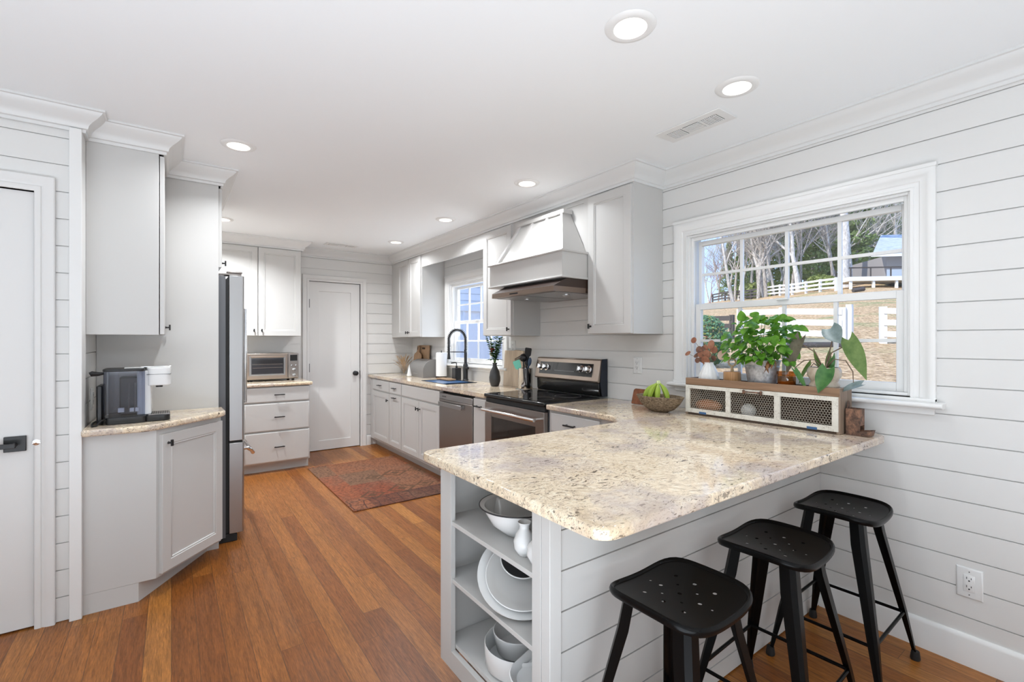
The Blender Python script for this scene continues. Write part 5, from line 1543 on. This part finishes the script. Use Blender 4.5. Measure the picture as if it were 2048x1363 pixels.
for xx in (.425, .467): MB().lathe([(.0001, 0), (.009, 0), (.008, .008), (.0001, .009)], 16, T(xx, -.0122, .165) @ RX(PI / 2)).build('button', 'chrome', parent=cp)
for xx in (.04, .45):
    for yv in (.05, .32): MB().cyl(.014, 0, .018, 12, T(xx, yv, 0)).build('foot', 'black', parent=to)

# ================================================================== COFFEE MAKER
cm = thing('coffee_maker', 'coffee maker with a smoky water tank and white spout head on the left counter', 'coffee maker', (0, 0, .9145))
def rp(x0, x1, y0, y1, r_): return roundpoly([(x0, y0), (x1, y0), (x1, y1), (x0, y1)], [r_] * 4)
MB().prism(rp(-.275, -.110, 3.165, 3.40, .02), 0, .036).build('base', 'black', parent=cm, bevel=.003)
tk = MB()
ring_o = roundpoly([(-.283, 3.150), (-.115, 3.150), (-.115, 3.335), (-.283, 3.335)], [.03] * 4)
tk.loft([[(x, y, z) for x, y in ring_o] for z in (.037, .272)], True, False)
tk.build('water_tank', 'smoke', parent=cm, sharp=60)
MB().prism(roundpoly([(-.286, 3.147), (-.112, 3.147), (-.112, 3.338), (-.286, 3.338)], [.03] * 4), .273, .286).build('tank_lid', 'black', parent=cm, bevel=.003)
MB().box(-.200, -.120, 3.18, 3.30, .2865, .291).build('lid_panel', 'white_ceramic', parent=cm, bevel=.001)
mb = MB().box(-.240, -.222, 3.19, 3.20, .07, .255).box(-.185, -.178, 3.19, 3.20, .06, .21).box(-.160, -.152, 3.19, 3.20, .06, .21)
mb.build('tank_ribs', 'clearglass', parent=cm)
MB().box(-.222, -.140, 3.22, 3.32, .04, .24).build('inner_column', 'vaseblack', parent=cm, bevel=.006)
mb = MB().box(-.225, -.200, 3.172, 3.20, .06, .082).box(-.178, -.160, 3.172, 3.20, .06, .078).box(-.155, -.140, 3.172, 3.20, .06, .078)
mb.build('pod_labels', 'paper', parent=cm, bevel=.001)
MB().box(-.312, -.288, 3.20, 3.36, .0, .200).build('rear_housing', 'black', parent=cm, bevel=.006)
MB().prism(rp(-.150, -.088, 3.20, 3.40, .012), .036, .272).build('column', 'white_ceramic', parent=cm, bevel=.004)
hd_ = MB().prism(rp(-.108, -.002, 3.19, 3.36, .028), .190, .288).build('brew_head', 'white_ceramic', parent=cm, bevel=.005, seg=3)
MB().box(-.1085, -.0015, 3.1895, 3.3605, .250, .2515).build('seam', 'dark', parent=cm)
MB().box(-.135, -.001, 3.22, 3.33, .2885, .294).build('top_cap', 'chrome', parent=cm, bevel=.002)
MB().cyl(.016, .176, .190, 20, T(-.055, 3.275, 0)).build('nozzle', 'black', parent=cm)
MB().prism(rp(-.120, -.006, 3.175, 3.335, .03), .0, .034).build('drip_tray', 'black', parent=cm, bevel=.004)
mb = MB()
for k in range(9): mb.box(-.095 + k * .010, -.091 + k * .010, 3.19, 3.325, .0345, .0365)
mb.box(-.100, -.008, 3.187, 3.19, .0345, .037).box(-.100, -.008, 3.325, 3.328, .0345, .037)
mb.build('drip_grate', 'steeldark', parent=cm)
MB().tube([(-.284, 3.22, .262), (-.305, 3.22, .260), (-.330, 3.22, .262), (-.338, 3.22, .258)], [.006, .010, .014, .012], 8).build('tank_handle', 'black', parent=cm)
MB().tube([(-.272, 3.18, .03), (-.292, 3.15, .025), (-.305, 3.13, .006), (-.318, 3.115, .0055), (-.325, 3.16, .0055), (-.330, 3.24, .0055), (-.318, 3.34, .0055)], .0045, 6).build('power_cord', 'black', parent=cm)

# ================================================================== OUTDOORS
def sl_(t): return t
def lerp(a, b, t): return a + (b - a) * t
PR_L = [(0, .0), (3.5, .25), (8, .55), (17, 1.05), (30, 2.2), (70, 7.0), (85, 7.6), (140, 5.0)]
PR_R = [(0, .0), (3.5, .25), (8, .60), (17, 1.25), (30, 3.7), (55, 8.3), (70, 10.5), (140, 17.0)]
def pw(P, t):
    for (a, b), (c, d) in zip(P[:-1], P[1:]):
        if t <= c: return b + (d - b) * (t - a) / (c - a)
    return P[-1][1]
def ground(x, y):
    p = Vector((x, y)); t = max(0.0, p.dot(FW)); s = p.dot(RT)
    q = s / max(t, 1.0); k = min(1, max(0, (q - .38) / .42)); k = k * k * (3 - 2 * k)
    n = noise.noise(Vector((x * .12, y * .12, 0))) * min(.35, t * .006)
    return lerp(pw(PR_L, t), pw(PR_R, t), k) + n - .25 * max(0, 1 - t / 6)
mb = MB()
NX, NY = 90, 90
v = []
for i in range(NX + 1):
    x = WX + .12 + (140 - WX) * (i / NX) ** 1.8
    for j in range(NY + 1):
        y = -25 + 140 * (j / NY); v.append((x, y, ground(x, y)))
f = []
for i in range(NX):
    for j in range(NY): a = i * (NY + 1) + j; f.append((a, a + NY + 1, a + NY + 2, a + 1))
mb.add(v, f); o = mb.build('hillside', 'hill', sharp=180); o['kind'] = 'structure'

def at(u, t):       # plan position at lateral ratio u/943 and depth t
    p = FW * t + RT * (t * (u - 1024) / 943.0); return p.x, p.y

def rail_fence(name, label, pts, m, h=1.15, rails=3, postw=.14, boards=.15, sp=2.4):
    r_ = thing(name, label, 'fence', (0, 0, 0))
    P_ = [Vector(p) for p in pts]
    for a, b in zip(P_[:-1], P_[1:]):
        n = max(1, round((b - a).length / sp)); d = (b - a) / n; an = math.atan2(d.y, d.x)
        for i in range(n + (1 if b is P_[-1] else 0)):
            p = a + d * i; z = ground(p.x, p.y)
            MB().box(-postw / 2, postw / 2, -postw / 2, postw / 2, -.3, h + .08, T(p.x, p.y, z) @ RZ(an)).build('post', m, parent=r_, smooth=False)
        for i in range(n):
            p = a + d * i; q = p + d; zp, zq = ground(p.x, p.y), ground(q.x, q.y)
            off = Vector((math.sin(an), -math.cos(an))) * (postw / 2)
            for k in range(rails):
                zz = h * (.28 + .66 * k / max(1, rails - 1))
                mb = MB(); A = [(p.x + off.x, p.y + off.y, zp + zz - boards / 2), (p.x + off.x, p.y + off.y, zp + zz + boards / 2)]
                B = [(q.x + off.x, q.y + off.y, zq + zz - boards / 2), (q.x + off.x, q.y + off.y, zq + zz + boards / 2)]
                o2 = Vector((off.x, off.y, 0)).normalized() * .035
                mb.add([A[0], A[1], B[1], B[0]] + [tuple(Vector(c) + o2) for c in (A[0], A[1], B[1], B[0])], [(0, 1, 2, 3), (7, 6, 5, 4), (0, 4, 5, 1), (1, 5, 6, 2), (2, 6, 7, 3), (3, 7, 4, 0)])
                mb.build('rail', m, parent=r_, smooth=False)
    return r_
rail_fence('board_fence', 'near white board fence on the slope behind the basil', [at(1480, 19.5), at(1565, 18.3), at(1686, 16.8)], 'fence_white', 1.22, 3, .20, .22, 2.8)
rail_fence('board_fence', 'white board fence panel at the right edge of the window view', [at(1766, 16.6), at(1830, 16.2), at(1900, 15.8)], 'fence_white', 1.22, 3, .20, .20, 1.6)
rail_fence('board_fence', 'dark board fence beside the flowering shrub', [at(1400, 21), at(1464, 19.9)], 'fence_dark', 1.0, 3, .16, .20, 1.8)
rail_fence('board_fence', 'far white board fence running up the hill', [at(1532, 60), at(1560, 56), at(1612, 51), at(1672, 46)], 'fence_white', 1.25, 3, .20, .20, 3.0)
rail_fence('board_fence', 'far dark board fence lower on the hilltop', [at(1425, 73), at(1478, 66), at(1530, 60.5)], 'fence_dark', 1.25, 3, .20, .22, 3.0)
gt = at(1699, 16.75)
o = MB().box(-.09, .09, -.09, .09, -.2, 1.40).box(-.08, .08, -.10, -.09, .1, 1.3).build('gate_post', 'fence_white', bevel=.01); o.location = (gt[0], gt[1], ground(*gt))
tag(o, 'thick pale gate post at the right end of the near white fence', 'post')
# shed ramp log by the fence foot
a, b = at(1560, 16.4), at(1705, 15.6)
o = MB().tube([(a[0], a[1], ground(*a) + .06), (b[0], b[1], ground(*b) + .06)], .13, 10).build('timber_edging', 'fence_dark'); tag(o, 'dark timber lying along the foot of the near white fence', 'timber')
a, b = at(1706, 42), at(1728, 42)
o = MB().tube([(a[0], a[1], ground(*a) + .15), (b[0], b[1], ground(*b) + .2)], .18, 8).build('fallen_log', 'fence_dark'); tag(o, 'dark fallen log on the slope below the cabin', 'log')

# cabin on the hill
hb = thing('cabin', 'blue-grey roofed cabin with a white deck skirt on top of the hill', 'house', (0, 0, 0))
c = at(1866, 47); cz = ground(*at(1790, 45)) + .15
an = math.atan2(RT.y, RT.x) - rad(8)
MH = T(c[0], c[1], cz) @ RZ(an)
MB().box(-4.2, 6, 0, 6, 1.3, 3.4, MH).build('wall', 'house_wall', parent=hb, smooth=False)
MB().box(-4.2, 6, -.03, 0, 1.3, 2.0, MH).build('lower_wall', 'house_white', parent=hb, smooth=False)
for x0 in (-1.6, .5, 3.0):
    q = MB().box(x0 - .1, x0 + 1.9, -.08, -.01, 2.05, 3.2, MH).build('window', 'house_white', parent=hb, smooth=False)
    MB().box(x0, x0 + .85, -.10, -.07, 2.12, 3.12, MH).box(x0 + .95, x0 + 1.8, -.10, -.07, 2.12, 3.12, MH).build('pane', 'siding', parent=q, smooth=False)
MB().add([(-6.4, -1.6, 3.15), (7, -1.6, 3.15), (7, 3, 5.9), (-3.0, 3, 5.9), (-6.4, -1.6, 3.35), (7, -1.6, 3.35), (7, 3, 6.1), (-3.0, 3, 6.1)], [(0, 1, 2, 3), (7, 6, 5, 4), (0, 4, 5, 1), (1, 5, 6, 2), (2, 6, 7, 3), (3, 7, 4, 0)], MH).build('roof', 'roof', parent=hb, smooth=False)
MB().box(-6.5, 7, -1.7, -1.55, 3.05, 3.30, MH).build('fascia', 'house_white', parent=hb, smooth=False)
MB().box(-9.2, 7, -3.0, 0, .55, .95, MH).build('deck', 'house_white', parent=hb, smooth=False)
for k in range(8): MB().box(-9.1 + k * 2.0, -8.9 + k * 2.0, -2.9, -2.7, -.8, .55, MH).build('deck_post', 'house_white', parent=hb, smooth=False)
mb = MB().box(-9.2, 7, -2.95, -2.87, 1.75, 1.88, MH)
for k in range(9): mb.box(-9.1 + k * 1.75, -9.0 + k * 1.75, -2.95, -2.87, .95, 1.75, MH)
mb.build('railing', 'fence_dark', parent=hb, smooth=False)
MB().box(-4.0, 6, -.5, 5, -.8, .54, MH).build('foundation', 'dark', parent=hb, smooth=False)

# neighbouring wing seen through the sink window
wg = thing('garage_wing', 'pale blue boarded wing wall outside the sink window', 'building', (0, 0, 0))
mb = MB().box(WX + .8, 10.2, 7.60, 7.75, -.5, 1.95).box(WX + .8, 10.2, 7.62, 7.75, 1.95, 4.6)
mb.build('wall', 'siding', parent=wg, smooth=False)
mb = MB()
for k in range(18): mb.box(3.6 + k * .38, 3.645 + k * .38, 7.575, 7.60, -.5, 1.95)
for k in range(20): mb.box(WX + .8, 10.2, 7.600, 7.619, 1.97 + k * .13, 2.085 + k * .13)
mb.build('siding_boards', 'siding', parent=wg, smooth=False)
MB().box(WX + .8, 10.2, 7.56, 7.60, 1.90, 2.02).build('band_board', 'siding_trim', parent=wg, smooth=False)

# trees
def branchy(seed, h, r0, levels_=4, spread=.6, m='bark', lean=0.0, nb=(3, 5)):
    rr = random.Random(seed); mb = MB()
    def grow(p, d, L, r_, lv):
        n = 4; pts = [p]; rs = [r_]; q = Vector(p); dd = Vector(d)
        for i in range(n):
            dd = (dd + Vector((rr.uniform(-.16, .16), rr.uniform(-.16, .16), rr.uniform(-.05, .12)))).normalized()
            q = q + dd * (L / n); pts.append(q.copy()); rs.append(r_ * (1 - .75 * (i + 1) / n) if lv == 0 else r_ * (1 - .55 * (i + 1) / n))
        mb.tube([tuple(x) for x in pts], rs, 6 if lv > 2 else 4 if lv > 0 else 3, cap=False)
        if lv == 0: return
        for k in range(rr.randint(*nb)):
            i = rr.randint(1 if lv < levels_ else 2, n); pp = pts[i]
            side = Vector((rr.uniform(-1, 1), rr.uniform(-1, 1), rr.uniform(.0, .9))).normalized()
            nd = (dd * (1 - spread) + side * spread).normalized()
            grow(pp, nd, L * rr.uniform(.45, .72), max(.012, rs[i] * rr.uniform(.45, .7)), lv - 1)
    grow(Vector((0, 0, -.3)), Vector((lean, 0, 1)).normalized(), h * .62, r0, levels_)
    return mb
tv = [branchy(s_, 15 + s_ % 4, .24, 4, .62, nb=(4, 6)) for s_ in (1, 2, 3, 4)]
tmesh = [t_.build('bare_tree', 'bark_pale' if i % 2 else 'bark', sharp=180) for i, t_ in enumerate(tv)]
r2 = random.Random(44)
first = [True] * 4
spots = []
for k in range(48):
    u = 1452 + 385 * (k + r2.random()) / 48; spots.append((u, r2.uniform(56, 92)))
spots += [(1398, 84), (1418, 90), (1436, 78), (1447, 88)]
for k in range(8): spots.append((r2.uniform(1500, 1720), r2.uniform(50, 58) + max(0, (1560 - 1500) * .1)))
for i, (u, t_) in enumerate(spots):
    if t_ < 58 and u < 1560: t_ = 66
    if u > 1690 and t_ < 60: t_ += 10
    k = i % 4; o = tmesh[k] if first[k] else tmesh[k].copy()
    if not first[k]: COL.objects.link(o)
    first[k] = False
    x, y = at(u, t_); o.location = (x, y, ground(x, y)); o.rotation_euler = (0, 0, r2.uniform(0, 6.28)); s_ = r2.uniform(.75, 1.15) * (.8 if u < 1440 else 1); o.scale = (s_, s_, s_)
    tag(o, 'bare grey-trunked winter tree in the woods on top of the hill', 'tree', 'bare winter trees on the hilltop')
# a pale sycamore standing out in front
for (u, t_, lb, sd_, hh, rr0) in ((1690, 50, 'thick pale-trunked bare tree left of the cabin', 12, 17, .62), (1528, 64, 'tall pale forked tree behind the far fence', 15, 18, .36), (1597, 56, 'white-barked leaning tree above the far white fence', 17, 15, .34)):
    o = branchy(sd_, hh, rr0, 4, .6, nb=(4, 5)).build('sycamore_tree', 'bark_pale', sharp=180); x, y = at(u, t_); o.location = (x, y, ground(x, y)); tag(o, lb, 'tree')
def leafcloud(seed, n, size, shape, leaf):
    rr = random.Random(seed); mb = MB()
    for k in range(n):
        p = shape(rr); a = Vector((rr.uniform(-1, 1), rr.uniform(-1, 1), rr.uniform(-1, 1))).normalized(); b = a.orthogonal().normalized(); s_ = size * rr.uniform(.5, 1.2)
        p = Vector(p); mb.add([tuple(p - a * s_), tuple(p + b * s_ * leaf), tuple(p + a * s_), tuple(p - b * s_ * leaf)], [(0, 1, 2, 3)])
    return mb
def pine_shape(rr):
    z = rr.uniform(.12, 1); lay = .5 + .5 * abs(math.sin(z * 22)); w = (1 - z) ** .7 * 3.0 * lay; a = rr.uniform(0, 6.28); q = w * rr.uniform(.2, 1) ** .5
    return (q * math.cos(a), q * math.sin(a), z * 14)
pines = []
for s_ in (1, 2):
    tr = bpy.data.objects.new('pine_tree', None); COL.objects.link(tr); tr.empty_display_size = .5
    MB().tube([(0, 0, -.3), (.1, 0, 7), (0, 0, 13.6)], [.22, .14, .03], 8).build('trunk', 'bark', parent=tr)
    leafcloud(s_, 2600, .36, pine_shape, .45).build('foliage', 'pine', parent=tr, smooth=False)
    pines.append(tr)
pf = [True, True]
for i, (u, t_, s_) in enumerate([(1458, 80, .75), (1500, 84, 1.0), (1545, 80, 1.1), (1580, 86, 1.2), (1610, 74, 1.15), (1645, 78, 1.2), (1670, 70, 1.15), (1700, 74, 1.25), (1735, 76, 1.25), (1768, 70, 1.2), (1800, 78, 1.3), (1625, 62, .8), (1480, 74, .6), (1712, 62, 1.1), (1835, 72, 1.3)]):
    k = i % 2; o = pines[k] if pf[k] else copy_tree(pines[k]); pf[k] = False
    x, y = at(u, t_); o.location = (x, y, ground(x, y)); o.scale = (s_, s_, s_); o.rotation_euler = (0, 0, i * 1.3)
    tag(o, 'dark green pine among the bare trees on top of the hill', 'tree', 'pines on the hilltop')
# understory bushes
def blob_shape(rr):
    a = rr.uniform(0, 6.28); z = rr.uniform(-.2, 1); q = math.sqrt(max(0, 1 - z * z)) * rr.uniform(.5, 1); return (q * math.cos(a), q * math.sin(a), z * .9)
ub = leafcloud(9, 900, .16, blob_shape, .5).build('understory_bush', 'understory', smooth=False)
for i, (u, t_, s_) in enumerate([(1518, 66, 2.0), (1540, 64, 1.8), (1560, 63, 1.6), (1500, 70, 2.0), (1640, 54, 1.5), (1655, 52, 1.3)]):
    o = ub if i == 0 else ub.copy()
    if i: COL.objects.link(o)
    x, y = at(u, t_); o.location = (x, y, ground(x, y) + .2); o.scale = (s_ * 1.2, s_ * 1.2, s_); o.rotation_euler = (0, 0, i)
    tag(o, 'yellow-green bush at the edge of the woods behind the far fence', 'bush', 'bushes behind the far fence')
o = branchy(31, 5.2, .10, 4, .7, nb=(4, 5)).build('pink_tree', 'twigs_pink', sharp=180); x, y = at(1420, 62); o.location = (x, y, ground(x, y))
tag(o, 'low pinkish-brown twiggy tree on the left of the hilltop', 'tree')
# flowering shrub just outside the left of the window
sh = thing('flowering_shrub', 'blue-green shrub with orange blooms outside the left of the large window', 'shrub', (0, 0, 0))
x, y = at(1408, 11.5); gz = ground(x, y)
def sh_shape(rr):
    a = rr.uniform(0, 6.28); z = rr.uniform(-1, 1); q = math.sqrt(max(0, 1 - z * z)) * rr.uniform(.55, 1); return (x + .62 * q * math.cos(a), y + .62 * q * math.sin(a), gz + .62 + .62 * z)
leafcloud(3, 3600, .055, sh_shape, .5).build('foliage', 'shrub', parent=sh, smooth=False)
leafcloud(5, 700, .05, sh_shape, .5).build('yellow_leaves', 'shrub_yellow', parent=sh, smooth=False)
mb = MB(); rr = random.Random(2)
for k in range(16):
    p = sh_shape(rr); mb.sphere(.035, T(*p), 8, 6)
mb.build('blooms', 'orangeflower', parent=sh)
branchy(5, 1.5, .03, 2, .7).build('stems', 'bark', parent=sh, M=T(x, y, gz), sharp=180)
